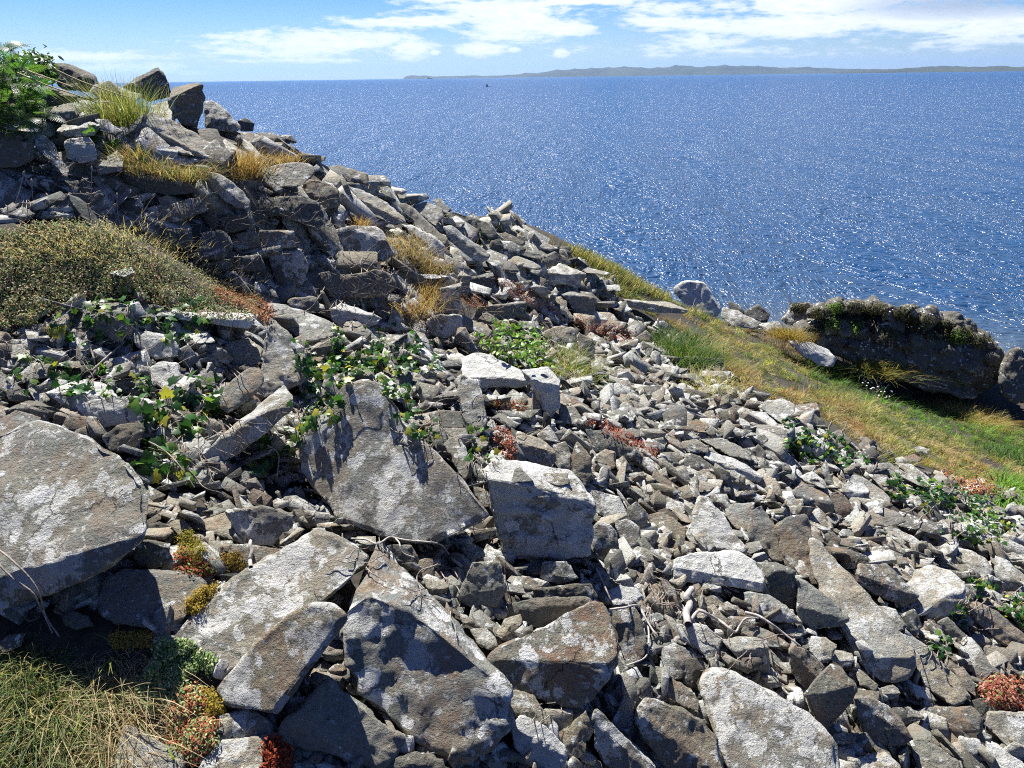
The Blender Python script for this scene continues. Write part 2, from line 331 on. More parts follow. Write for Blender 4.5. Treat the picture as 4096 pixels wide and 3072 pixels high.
# the long peninsula on the horizon: skyline read at u with heights in picture pixels
SKY = [(871,0),(876,4),(890,6.5),(915,5.5),(935,3.5),(960,4),(1000,4.5),(1040,3.8),(1080,4),(1120,6),(1160,8),(1200,12),(1250,14),(1290,15),(1330,17),(1370,17),(1400,15),(1430,16),(1460,19),(1480,18),(1520,15),(1560,17),(1600,16),(1650,13),(1700,12),(1760,10),(1810,7),(1850,6),(1900,5),(1950,5)]
def land_strip(name, sky, dist, deep, base_v, seed):
    V, Fc = [], []; nr = 9; us = np.arange(sky[0][0], sky[-1][0] + .1, 4.0); hs = np.interp(us, [a for a, _ in sky], [b for _, b in sky])
    hs = hs + 1.1 * fbm(np.c_[us / 30, us * 0, us * 0], seed, 4) * np.clip(hs / 8, 0, 1)
    for i, (u, h) in enumerate(zip(us, hs)):
        a, _ = azel(u, base_v); a = math.radians(a); H = max(h, .3) / 1661 * dist * 1.02 + 6
        for j in range(nr):
            f = j / (nr - 1); r = dist + deep * f; prof = math.sin(min(f / .45, 1) * math.pi / 2) if f < .6 else 1 - (f - .6) / .4
            z = H * prof * (1 + .10 * math.sin(i * .7 + j * 2) * (0 if f > .4 else 1)) - (2 if j in (0, nr - 1) else 0)
            V.append((r * math.sin(a), r * math.cos(a), z))
    n = len(us)
    for i in range(n - 1):
        for j in range(nr - 1): Fc.append((i * nr + j, (i + 1) * nr + j, (i + 1) * nr + j + 1, i * nr + j + 1))
    o = link(name, mesh_np(name, V, Fc, smooth=True), HILL); tag(o, kind='structure'); return o
land_strip('hills', SKY, 11000, 2500, 170, 3)
land_strip('headland', [(1800,0),(1815,2),(1840,3.5),(1880,5),(1920,5),(1960,6),(1990,7.5),(2040,8.5),(2100,8),(2150,8),(2200,6),(2260,7),(2330,8),(2400,5)], 7000, 1200, 165, 8)
# ------------------------------------------------ rocks
#            lichen brown value red
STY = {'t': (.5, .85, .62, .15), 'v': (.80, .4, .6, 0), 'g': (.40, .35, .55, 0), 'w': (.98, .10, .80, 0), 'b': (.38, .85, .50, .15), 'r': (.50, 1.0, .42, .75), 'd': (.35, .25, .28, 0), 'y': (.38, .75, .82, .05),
       'p': (.25, .75, .38, .8), 's': (.62, .5, .5, .1), 'l': (.55, .35, .78, 0), 'o': (.5, .7, .48, .25), 'c': (.6, .5, .95, .1), 'k': (.38, .25, .2, 0)}
def nrm(tilt, right):
    t, r = math.radians(tilt), math.radians(right); n = np.array([math.tan(r) if abs(right) < 80 else 5, -math.sin(t), math.cos(t)]); return n / np.linalg.norm(n)
def unproj(fr, xy, n, q):
    a = ray(*src(fr, *xy)); d = ((q - CAM) @ n) / (a @ n) if abs(a @ n) > 1e-4 else -1
    return d
def piece(fr, T, Fp, tt, rt, tf, D0, depthf=.55):
    """3-D front points of one block: lit face T, shadowed face Fp, depth D0 at its lowest point"""
    allp = T + [p for p in Fp if p not in T]; low = max(Fp or T, key=lambda p: p[1]); q0 = P(fr, low[0], low[1], D0)
    out = {}; nB = nrm(tf, rt * .4); nA = nrm(tt, rt)
    def put(p, n, q):
        d = unproj(fr, p, n, q); d = D0 if d <= 0 else min(max(d, D0 * .78), D0 * 1.75); out[p] = P(fr, p[0], p[1], d)
    if Fp:
        for p in Fp: put(p, nB, q0)
        sh = [p for p in T if p in Fp]
        if len(sh) >= 2:
            A, B = max(((a, b) for a in sh for b in sh), key=lambda ab: (ab[0][0] - ab[1][0]) ** 2 + (ab[0][1] - ab[1][1]) ** 2)
            l = out[A] - out[B]; l /= max(np.linalg.norm(l), 1e-6); nA = nA - l * (nA @ l); nA /= np.linalg.norm(nA); qa = (out[A] + out[B]) / 2
            if nA @ (CAM - qa) < 0.12: nA = nA + .35 * (CAM - qa) / np.linalg.norm(CAM - qa); nA = nA - l * (nA @ l); nA /= np.linalg.norm(nA)
        else:
            lo = sh[0] if sh else max(T, key=lambda p: p[1])
            if lo not in out: put(lo, nB, q0)
            qa = out[lo]
        for p in T:
            if p not in out: put(p, nA, qa)
    else:
        for p in T: put(p, nA, q0)
    V = np.array([out[p] for p in allp]); return V, nA
def rock_mesh(name, parts, size, rnd, seed, loc, rough=1.0, px=2.4, ds=1.0):
    """parts: list of (front points, thickness); hull of each, joined, edges worn, surface broken up"""
    VV, FF, off = [], [], 0
    D = float(np.mean([((p[0] - CAM) @ FW).mean() for p in parts]))
    for (V, th, nA) in parts:
        c = V.mean(0); rays = V - CAM; rays = rays / np.linalg.norm(rays, axis=1)[:, None]
        back = V + rays * th; bc = back.mean(0); back = bc + (back - bc) * .72
        back[:, 2] = np.minimum(back[:, 2], V[:, 2] - .0)
        mid = V + rays * th * .35; mc = mid.mean(0); mid = mc + (mid - mc) * .97
        bm = bmesh.new()
        for v in np.r_[V, mid, back] - loc: bm.verts.new(v)
        r = bmesh.ops.convex_hull(bm, input=bm.verts)
        bmesh.ops.delete(bm, geom=list({g for g in r['geom_interior'] + r['geom_unused'] if isinstance(g, bmesh.types.BMVert)}), context='VERTS')
        bmesh.ops.dissolve_limit(bm, angle_limit=math.radians(9), verts=bm.verts, edges=bm.edges)
        try: bmesh.ops.bevel(bm, geom=list(bm.edges), offset=size * (.010 + .13 * rnd), segments=1 + int(rnd > .1) + int(rnd > .5), profile=.6, affect='EDGES', clamp_overlap=True)
        except Exception: pass
        bmesh.ops.triangulate(bm, faces=bm.faces)
        L = max(size * min(ds, 1) / 40, px * D / 769.0)
        for _ in range(7):
            es = [e for e in bm.edges if e.calc_length() > L * 1.4]
            if not es or len(bm.faces) > (16000 if ds == 1 else 30000): break
            bmesh.ops.subdivide_edges(bm, edges=es, cuts=1, use_grid_fill=False)
            bmesh.ops.triangulate(bm, faces=[f for f in bm.faces if len(f.verts) > 3], quad_method='BEAUTY')
        if rnd > .09:
            for _ in range(2 + int(rnd * 6)): bmesh.ops.smooth_vert(bm, verts=bm.verts, factor=.5, use_axis_x=True, use_axis_y=True, use_axis_z=True)
        bmesh.ops.recalc_face_normals(bm, faces=bm.faces); bm.normal_update()
        co = np.array([v.co for v in bm.verts]); no = np.array([v.normal for v in bm.verts])
        s0 = seed * 7.77; S_ = size; size = size * ds; u = 1.0 / size
        lo = fbm(co * u * 2.3 + s0, 1, 3); hi = fbm(co * u * 9 + s0, 4, 3)
        # bedding: layers across the rock, step like
        ax = nA * .85 + np.array([.3 * math.sin(seed), .3 * math.cos(seed), .2]); ax /= np.linalg.norm(ax)
        lay = (co @ ax) * u * 13 + .5 * lo + s0; st = vnoise(np.c_[lay, co @ np.array([1, .3, .2]) * u * 1.7, co @ np.array([0, 1, .5]) * u * 1.7], 9)
        chip = np.minimum(fbm(co * u * 4.5 + s0, 21, 2) + .25, 0)
        side = 1 - np.abs(no @ nA) ** 2
        k = rough * (1 - .55 * rnd)
        d = size * (.022 * lo + .013 * hi * k + .030 * np.sign(st) * np.abs(st) ** .5 * (.15 + side) * k + .05 * chip * (.22 + side) * k)
        co = co + no * d[:, None]; size = S_
        for v, c_ in zip(bm.verts, co): v.co = c_
        bm.verts.index_update(); VV.append(co); FF.append(np.array([[v.index for v in f.verts] for f in bm.faces]) + off); off += len(co); bm.free()
    V = np.concatenate(VV); Fc = np.concatenate(FF); me = mesh_np(name, V, Fc, smooth=True)
    return me
def pt(s): return [tuple(float(c) for c in q.split(',')) for q in s.split()]
HERO = []    # kept for later placement: outline in full-size pixels, depth, short name
def poly_hull(P2):
    P2 = sorted(set(P2)); 
    if len(P2) < 3: return P2
    def half(ps):
        h = []
        for p in ps:
            while len(h) > 1 and (h[-1][0] - h[-2][0]) * (p[1] - h[-2][1]) - (h[-1][1] - h[-2][1]) * (p[0] - h[-2][0]) <= 0: h.pop()
            h.append(p)
        return h
    return half(P2)[:-1] + half(P2[::-1])[:-1]
NSEED = [0]
def make_rock(fr, kind, label, T, Fp='', sty='g', tt=16, rt=0, tf=66, rnd=.03, D=None, more=None, cat=None, group=None, rough=1.0, dd=1.0, ds=1.0):
    NSEED[0] += 1; seed = NSEED[0]; rg = random.Random(seed)
    T = pt(T) if isinstance(T, str) else T; Fp = pt(Fp) if isinstance(Fp, str) and Fp else (Fp or [])
    sets = [(T, Fp, tt, rt, tf)] + [(pt(a), pt(b) if b else [], c, d_, e) for (a, b, c, d_, e) in (more or [])]
    ap = [src(fr, *p) for s in sets for p in s[0] + s[1]]
    xs = [a for a, _ in ap]; ys = [b for _, b in ap]; lowp = max(ap, key=lambda p: p[1])
    if D is None:
        D = hit(lowp[0], min(lowp[1], 3400)) or 9.0
        cx, cy_ = sum(xs) / len(xs), sum(ys) / len(ys); g = hit(cx, cy_)
        if g and g < D: D = (D + g) / 2
    D *= dd; outs = []
    nob = 3 if kind == 'rock_slab' else 1
    for attempt in range(3):
        outs = []; worst = 0
        for (a, b, c, d_, e) in sets:
            V, nA = piece(fr, a, b, c, d_, e, D); outs.append((V, nA))
            for v in V:
                px, py, dv = project(v); g = hit(px, py)
                if g: worst = max(worst, dv / g - .99)
        if worst <= 0 or attempt == 2: break
        D *= 1 - min(worst, .05)
    w = (max(xs) - min(xs)) / FPX * D; h = (max(ys) - min(ys)) / FPX * D; size = math.sqrt(max(w, .01) * max(h, .01)); th = size * .62
    o2 = []                                   # faces broken into facets by low ridges inside the outline
    for (V, nA), st_ in zip(outs, sets):
        if rnd < .3:
            T3 = V[:len(st_[0])]; amp = (.018 if kind == 'rock_slab' else .085) * size; ex = []
            for _ in range(2 if kind == 'rock_slab' else 3):
                w_ = np.array([rg.random() ** 1.6 for _ in T3]) + .02; q = (T3 * w_[:, None]).sum(0) / w_.sum(); r_ = CAM - q; r_ /= np.linalg.norm(r_)
                ex.append(q + r_ * amp * rg.uniform(.3, 1.0) * (1 if not st_[1] else .4))
            V = np.r_[V, np.array(ex)]
        o2.append((V, nA))
    outs = o2
    allV = np.concatenate([o[0] for o in outs]); base = allV.mean(0); base = np.array([base[0], base[1], allV[:, 2].min()])
    me = rock_mesh(kind, [(V, th, nA) for V, nA in outs], size, rnd, seed, base, rough, ds=ds)
    o = link(kind, me, ROCK); o.location = base; s = STY[sty] if isinstance(sty, str) else sty
    j = lambda v, a: min(max(v + rg.uniform(-a, a), 0), 1)
    o.color = (j(s[0], .08), j(s[1], .1), j(s[2], .06), 1 - s[3])
    short, _, rest = label.partition('~'); tag(o, (short + rest).strip(), cat or {'boulder': 'boulder', 'rock_slab': 'slab'}.get(kind, 'rock'), group)
    HERO.append((poly_hull(ap), D, short.strip(), (sum(xs) / len(xs), sum(ys) / len(ys)))); return o
B_, L_, R_, N_ = 'boulder', 'rock_slab', 'rock', 'stone'
def rows(fr, txt):
    for ln in txt.strip().splitlines():
        f = [x.strip() for x in ln.split('|')]; kw = {}
        if len(f) > 4 and f[4]:
            for kv in f[4].split():
                k, v = kv.split('='); kw[k] = v if k == 'sty' else float(v)
        make_rock(fr, {'B': B_, 'L': L_, 'R': R_, 'N': N_}[f[0]], f[1], f[2], f[3], **kw)
rows('U', '''
B|large smooth boulder at the left edge~, pale grey lichen with brown bare patches|-60,960 0,945 30,925 79,912 133,925 205,950 273,988 318,1045 322,1105 305,1150 220,1200 120,1235 -60,1265|305,1150 220,1200 120,1235 -60,1265 -60,1335 60,1300 150,1264 245,1215 312,1165|sty=s tt=33 tf=75 rnd=.45
''')
rows('5', '''
L|upper flat slab with white lichen patches~, leaning over the left front slab|1060,840 1150,740 1330,580 1530,470 1720,320 1870,250 1960,265 2100,330 2190,400 2165,460 1960,600 1830,690 1440,1050 1320,1095 1230,990 1060,900||sty=s tt=28 rnd=.03
L|lower mottled flat slab~ beside the moss and grass, narrow end toward the camera|1700,760 1830,695 1960,690 2035,745 2010,800 1800,1060 1615,1310 1550,1335 1330,1270 1280,1190 1400,1060 1520,900|2035,745 2010,800 1800,1060 1615,1310 1635,1350 1660,1330 1840,1080 2045,780|sty=o tt=26 tf=70 rnd=.03 dd=.95 rough=.3
B|brown smooth boulder~ half in shade under the large left boulder|560,640 600,540 720,490 900,490 1060,500 1200,540 1240,600 1100,740 1060,800 900,830 680,800 580,740||sty=b tt=30 rnd=.5
R|brown block with a bleached root standing against it|1290,345 1340,335 1690,360 1650,400 1500,470 1420,450|1290,345 1420,450 1500,470 1500,500 1310,430|sty=b tt=25
R|pale sharp-topped rock below the ivy hollow|1130,240 1230,180 1330,150 1400,190 1430,290 1420,330 1300,290||sty=y tt=28
R|bluish shaded rock with round lichen spots~ behind the pale sharp-topped rock|1330,140 1560,100 1740,160 1720,230 1600,340 1430,335 1400,200||sty=s tt=62
N|small dark stone tucked against the big left boulder|880,225 940,205 1050,240 1040,300 885,285||sty=d tt=50
R|dark rock with a scalloped pale top~ right of the big left boulder|850,310 1010,325 1000,370 900,350|850,310 900,350 1000,370 1000,440 900,490 790,460 800,360|sty=d tt=20
L|blue-grey slab crossed by a triangle of sunlight~ at the bottom|1690,1370 1860,1230 1940,1140 2150,1280 2300,1400 2390,1480 2350,1600 2240,1640 1980,1530 1760,1440|1690,1370 1760,1440 1980,1530 2240,1640 2260,1690 2190,1665 1950,1570 1700,1510 1645,1475|sty=g tt=40 tf=75
R|small wedge stone~ between the mottled slab and the bottom slab|1300,1350 1440,1300 1490,1310 1610,1400 1630,1490 1580,1480 1330,1470 1290,1430||sty=o tt=48
R|pale squared stone at the bottom edge~ beside the red sedum|1170,1655 1310,1480 1570,1465 1560,1560 1530,1720 1140,1720||sty=l tt=30
L|buff slab behind the dry grass~ at the bottom|680,1600 740,1400 960,1500 1070,1570 1090,1720 650,1720||sty=y tt=28
N|small cream stone sitting in the moss|840,1080 890,1020 950,1020 940,1080 900,1100||sty=y tt=30
N|small dark stone behind the green grass tuft|360,760 430,720 520,760 560,820 450,840 380,810||sty=d tt=45
R|dark stone buried in grass at the left edge|-20,930 60,870 150,860 130,930 20,980||sty=d tt=40
N|flat pale stone behind the moss patch|910,890 1000,870 1060,880 1050,920 930,930||sty=l tt=20
''')
rows('7', '''
B|large pointed boulder with a bright ridge and dark lichened face~, in the centre foreground|270,370 310,310 350,320 400,380 480,470 560,550 700,720 860,880 1000,1080 1070,1200 1010,1150 900,1060 700,880 540,760 400,690 250,630 100,730 190,590 280,480|100,730 250,630 400,690 540,760 700,880 900,1060 1010,1150 1070,1200 1085,1320 1060,1450 960,1560 820,1590 600,1500 380,1370 200,1230 100,1020 75,850|sty=t tt=10 rt=8 tf=54 rnd=.16
B|rounded rust-brown boulder with grey lichen~, right of the pointed boulder|960,1010 1010,950 1130,900 1260,830 1440,740 1600,660 1660,690 1700,800 1740,950 1720,1040 1560,1130 1380,1170 1180,1130|960,1010 1180,1130 1380,1170 1560,1130 1720,1040 1640,1150 1560,1250 1480,1290 1330,1295 1240,1255 1120,1190 1000,1110|sty=r tt=30 tf=64 rnd=.25
R|rust-red stone wrapped in bleached roots|1690,720 1820,700 1860,760 1900,900 1880,1020 1780,1050 1740,960 1700,800||sty=r tt=45 rnd=.12
R|dark shaded lump above the rust-brown boulder|1030,720 1100,670 1300,690 1490,680 1560,640 1600,690 1440,740 1240,830 1060,780||sty=d tt=55 rnd=.2 dd=1.05
N|small white oblong stone~ above the rust-brown boulder|1000,880 1060,780 1150,750 1170,790 1110,860 1040,900||sty=l tt=35
N|tiny upright chip casting a shadow on the rust-brown boulder|1140,880 1170,830 1220,810 1230,850 1160,890||sty=b tt=50 dd=.97
N|small cream stone touching the ridge of the pointed boulder|860,840 950,830 1000,880 1020,940 980,960 900,930||sty=y tt=30
N|little square stone above the cream stone|930,850 950,800 990,810 990,850||sty=b tt=45
N|small pale pebble right of the pointed boulder|1010,1120 1080,1130 1110,1180 1090,1230 1050,1220||sty=w tt=30 rnd=.4
R|grey flaky stone below the rust-brown boulder|1080,1260 1120,1200 1230,1230 1290,1330 1370,1420 1380,1480 1290,1420 1100,1330||sty=g tt=40
R|white-crusted stone with brown flecks~ at the bottom centre|1090,1400 1150,1345 1230,1370 1340,1440 1410,1530 1430,1590 1330,1600 1180,1520|1090,1400 1180,1520 1330,1600 1430,1590 1400,1640 1330,1690 1200,1650 1110,1530|sty=w tt=26 tf=65 rnd=.15
R|tan upright wedge at the bottom centre|1400,1560 1420,1430 1540,1310 1560,1380 1530,1510 1530,1590 1450,1600||sty=b tt=48
R|sharp dark wedge with a lit edge~ at the bottom|1570,1370 1600,1310 1680,1370 1760,1470 1860,1580 1950,1650 1960,1720 1850,1680 1700,1520|1570,1370 1700,1520 1850,1680 1960,1720 1900,1740 1700,1720 1590,1540|sty=s tt=28 rt=10 tf=60
R|angular pale stone above the rust-edged slab|1710,1330 1760,1230 1830,1270 1810,1400 1750,1450 1690,1390||sty=l tt=42
R|bluish stone at the bottom edge under the pointed boulder|420,1440 520,1470 530,1600 470,1600 410,1530||sty=s tt=58
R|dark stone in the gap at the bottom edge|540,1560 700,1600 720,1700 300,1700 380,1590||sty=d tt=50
''')
rows('8', '''
L|broad slab with rust-stained edge~ at the bottom right of centre|-100,1330 -40,1220 60,1270 180,1310 300,1370 400,1480 430,1570 460,1720 300,1680 160,1560 60,1470 0,1450|-100,1330 0,1450 60,1470 160,1560 300,1680 460,1720 200,1760 60,1640 -70,1480|sty=o tt=30 tf=62 rnd=.1
B|huge smooth slab-like boulder with white lichen spots~, bottom right of centre|270,1170 300,1080 380,1060 520,1100 700,1190 870,1280 1000,1400 1100,1520 1130,1620 1130,1740 480,1740 430,1590 400,1460 340,1340 290,1260||sty=s tt=30 rt=6 rnd=.35 dd=.97
L|long tongue-shaped slab~ leaning down to the right through the scree|955,310 1010,330 1100,420 1230,550 1340,690 1430,800 1540,930 1575,1000 1400,1010 1240,1000 1180,860 1140,790 1100,700 1010,600 960,420|1575,1000 1400,1010 1240,1000 1300,1110 1400,1160 1540,1140 1580,1070|sty=l tt=24 rt=8 tf=55 rnd=.2
L|brown upright slab at the head of the long tongue-shaped slab|730,230 800,170 920,155 950,220 960,380 970,560 860,520 800,460 760,330||sty=b tt=40 rt=8 rnd=.06
L|grey pentagonal flagstone above the white-crusted slab|215,280 240,180 290,50 330,50 380,100 450,200 540,310 580,360 570,390 380,350 250,330||sty=l tt=32
R|yellowish stone right of the pentagonal flagstone|440,160 470,100 620,90 610,160 590,260 560,270 500,230||sty=y tt=30
R|slender grey stone leaning against the brown upright slab|585,270 600,140 660,100 710,170 740,310 800,390 790,440 730,430 690,380 590,300||sty=g tt=42 rt=8
L|oblong slab almost covered in white lichen~, lying level above the driftwood|130,470 140,420 250,385 480,375 560,390 620,430 690,540 680,575 420,540 200,520|130,470 200,520 420,540 680,575 690,570 660,615 500,600 280,580 140,555|sty=w tt=20 tf=60 rnd=.2 dd=.95
R|dark block at the right end of the white-crusted slab|620,440 760,450 855,500 740,490 690,540|690,540 740,490 855,500 870,600 870,700 850,730 700,640|sty=d tt=12 tf=72
R|grey hump-backed stone under the dark block|870,530 930,560 1040,640 1120,710 1170,780 1040,770 930,770 870,700|870,700 930,770 1040,770 1170,780 1130,805 950,840 880,790|sty=g tt=34 tf=66
R|blue-shaded wedge under the white-crusted slab|550,620 700,640 800,700 870,770 900,800 740,800 600,760 560,690||sty=l tt=42
N|small grey triangular stone behind the driftwood fork|270,650 380,640 450,700 380,720 290,700||sty=g tt=40
R|ochre stone left of the driftwood fork|50,640 60,530 110,560 160,620 190,700 170,740 60,690||sty=b tt=48
R|speckled stone below the driftwood root|200,830 240,800 330,820 430,900 410,1000 350,1030 250,930||sty=l tt=38 rt=8
R|pale green-grey block with a flat diamond top~ below the driftwood|410,900 530,885 650,890 710,950 650,1010 600,1030 480,960|480,960 600,1030 650,1010 710,950 705,1090 650,1110 590,1050|sty=l tt=14 tf=70
R|small roof-shaped stone beside the diamond-topped block|530,870 570,800 640,820 760,880 825,930 820,950 700,940 640,890||sty=b tt=30
R|cream-topped block with a dark brown end~ left of the purple-brown block|825,960 850,930 930,960 1040,1060 1000,1140 900,1050|825,960 900,1050 1000,1140 930,1210 830,1090|sty=b tt=24 tf=68
R|faceted stone with two white discs on top|935,960 950,880 1040,880 1110,930 1080,1020 1000,1040||sty=l tt=34
R|purple-brown square block~ tilted on edge among the bottom right rocks|910,1230 1070,1040 1120,1060 1210,1170 1130,1280 1060,1350|910,1230 1060,1350 1130,1280 1210,1170 1220,1200 1150,1320 1050,1420 990,1380 930,1290|sty=p tt=34 tf=72 dd=.96
L|pinkish lichened slab with rust-brown side~ right of the purple-brown block|1200,1240 1300,1230 1400,1290 1500,1400 1560,1490 1440,1490 1330,1440 1250,1350|1200,1240 1250,1350 1330,1440 1440,1490 1560,1490 1480,1525 1330,1530 1250,1440|sty=o tt=26 tf=65
R|golden brown layered stone|1600,1320 1650,1290 1900,1290 1960,1350 1970,1450 1850,1450 1700,1380||sty=b tt=36
L|long mottled slab right of the tongue-shaped slab|1500,870 1560,890 1700,990 1820,1130 1900,1240 1800,1290 1680,1230 1610,1160 1580,1060||sty=l tt=34 rt=6
N|small stone at the foot of the long tongue-shaped slab|1230,1070 1290,1110 1350,1170 1330,1210 1240,1170 1220,1100||sty=g tt=35
R|dark brown loaf-shaped stone~ left of the cream block|1210,510 1240,460 1400,450 1500,550 1590,640 1500,660 1380,610 1270,560|1210,510 1270,560 1380,610 1500,660 1590,640 1560,685 1510,710 1370,660 1250,590|sty=b tt=28 tf=62 rnd=.12
R|cream block with white lichen discs~ and a shaded lower side|1520,570 1570,490 1660,460 1780,490 1870,560 1850,630 1740,640 1600,710|1600,710 1740,640 1850,630 1840,710 1760,770 1630,790|sty=c tt=16 tf=60
R|pinkish spotted stone above the cream block|1720,430 1780,340 1900,370 2000,430 2050,500 2000,560 1880,520||sty=l tt=26 rnd=.1
R|pale angular stone at the right edge below the ivy|2040,400 2110,430 2212,520 2260,600 2150,580 2050,510||sty=l tt=28
L|long pale-edged bar of rock~ running off the right edge|1860,690 1930,670 2050,730 2200,860 2280,950 2150,900 2000,800|1860,690 2000,800 2150,900 2280,950 2260,1000 2100,930 1950,830|sty=b tt=24 tf=58
R|bluish white block cut by the right edge|1970,1400 2000,1330 2212,1320 2290,1340 2290,1570 2150,1560||sty=l tt=38
N|pink and white knob below the golden brown stone|1800,1540 1830,1470 1950,1490 1980,1550 1900,1600||sty=c tt=40 rnd=.15
R|sunlit white-blotched rock at the bottom edge|1230,1600 1320,1560 1400,1570 1480,1640 1480,1740 1230,1740||sty=c tt=30 rnd=.15
R|grey broad stone at the bottom edge near the corner|1530,1500 1600,1480 1720,1540 1820,1620 1850,1740 1600,1740||sty=g tt=30
N|dark stone below the purple-brown block|1200,1480 1280,1450 1330,1520 1290,1570 1210,1540||sty=d tt=42
R|lichened stone left of the huge smooth boulder|80,950 140,920 220,960 250,1010 200,1120 130,1140 60,1080||sty=o tt=40
R|black rough stone left of the huge smooth boulder|200,1020 270,1010 320,1080 250,1190 200,1160||sty=k tt=52
N|greenish flat stone near the rust-red stone|0,1060 70,1060 120,1090 110,1150 40,1170 0,1140||sty=g tt=30
R|grey stone with a shaded hollow right of it|1280,150 1380,110 1480,160 1510,200 1400,235 1290,220||sty=g tt=24
R|dark rounded stone with curled pale roots|1480,130 1530,115 1620,190 1650,270 1600,280 1530,200||sty=d tt=50
R|small white-tipped stone above the dark loaf-shaped stone|1230,190 1290,220 1350,260 1330,300 1230,260||sty=l tt=36
L|slanting grey slab above the cream block|1380,240 1430,225 1560,290 1640,360 1620,375 1500,350 1420,300||sty=l tt=30
R|dark olive stone in the scree left of the loaf-shaped stone|1120,400 1180,365 1290,410 1290,440 1160,445||sty=k tt=40
N|purplish small stone near the olive stone|1030,280 1080,260 1130,300 1120,350 1060,340||sty=p tt=42
R|shaded bar of rock below the cream block|1700,800 1760,770 1850,850 1930,930 1910,980 1820,930||sty=g tt=52
R|brown-grey stone between the two long slabs|1340,700 1450,720 1520,820 1480,860 1400,790||sty=l tt=32
R|upright dark stone under the cream block|1480,760 1560,710 1610,820 1570,890 1500,830||sty=d tt=55
R|tan flat stone right of the long mottled slab|1790,1070 1850,1060 1920,1170 1930,1240 1850,1180||sty=b tt=34
R|dark cube near the red sedum|1880,1280 1930,1250 2000,1250 2020,1290 1970,1350 1900,1330||sty=d tt=46
R|pale broken stone at the right edge corner|1980,1490 2080,1560 2200,1620 2260,1720 2000,1720||sty=c tt=26
R|tan stone left of the huge smooth boulder~, brown underneath|80,1180 130,1130 240,1190 290,1270 290,1340 200,1290 110,1260||sty=b tt=36
R|grey stone wedged beside the pentagonal flagstone|-20,170 60,150 150,190 210,250 200,320 100,310 20,260||sty=g tt=36
R|tan pebble-topped block left of the pentagonal flagstone|50,90 110,60 210,100 210,150 140,170 60,130||sty=l tt=28
''')
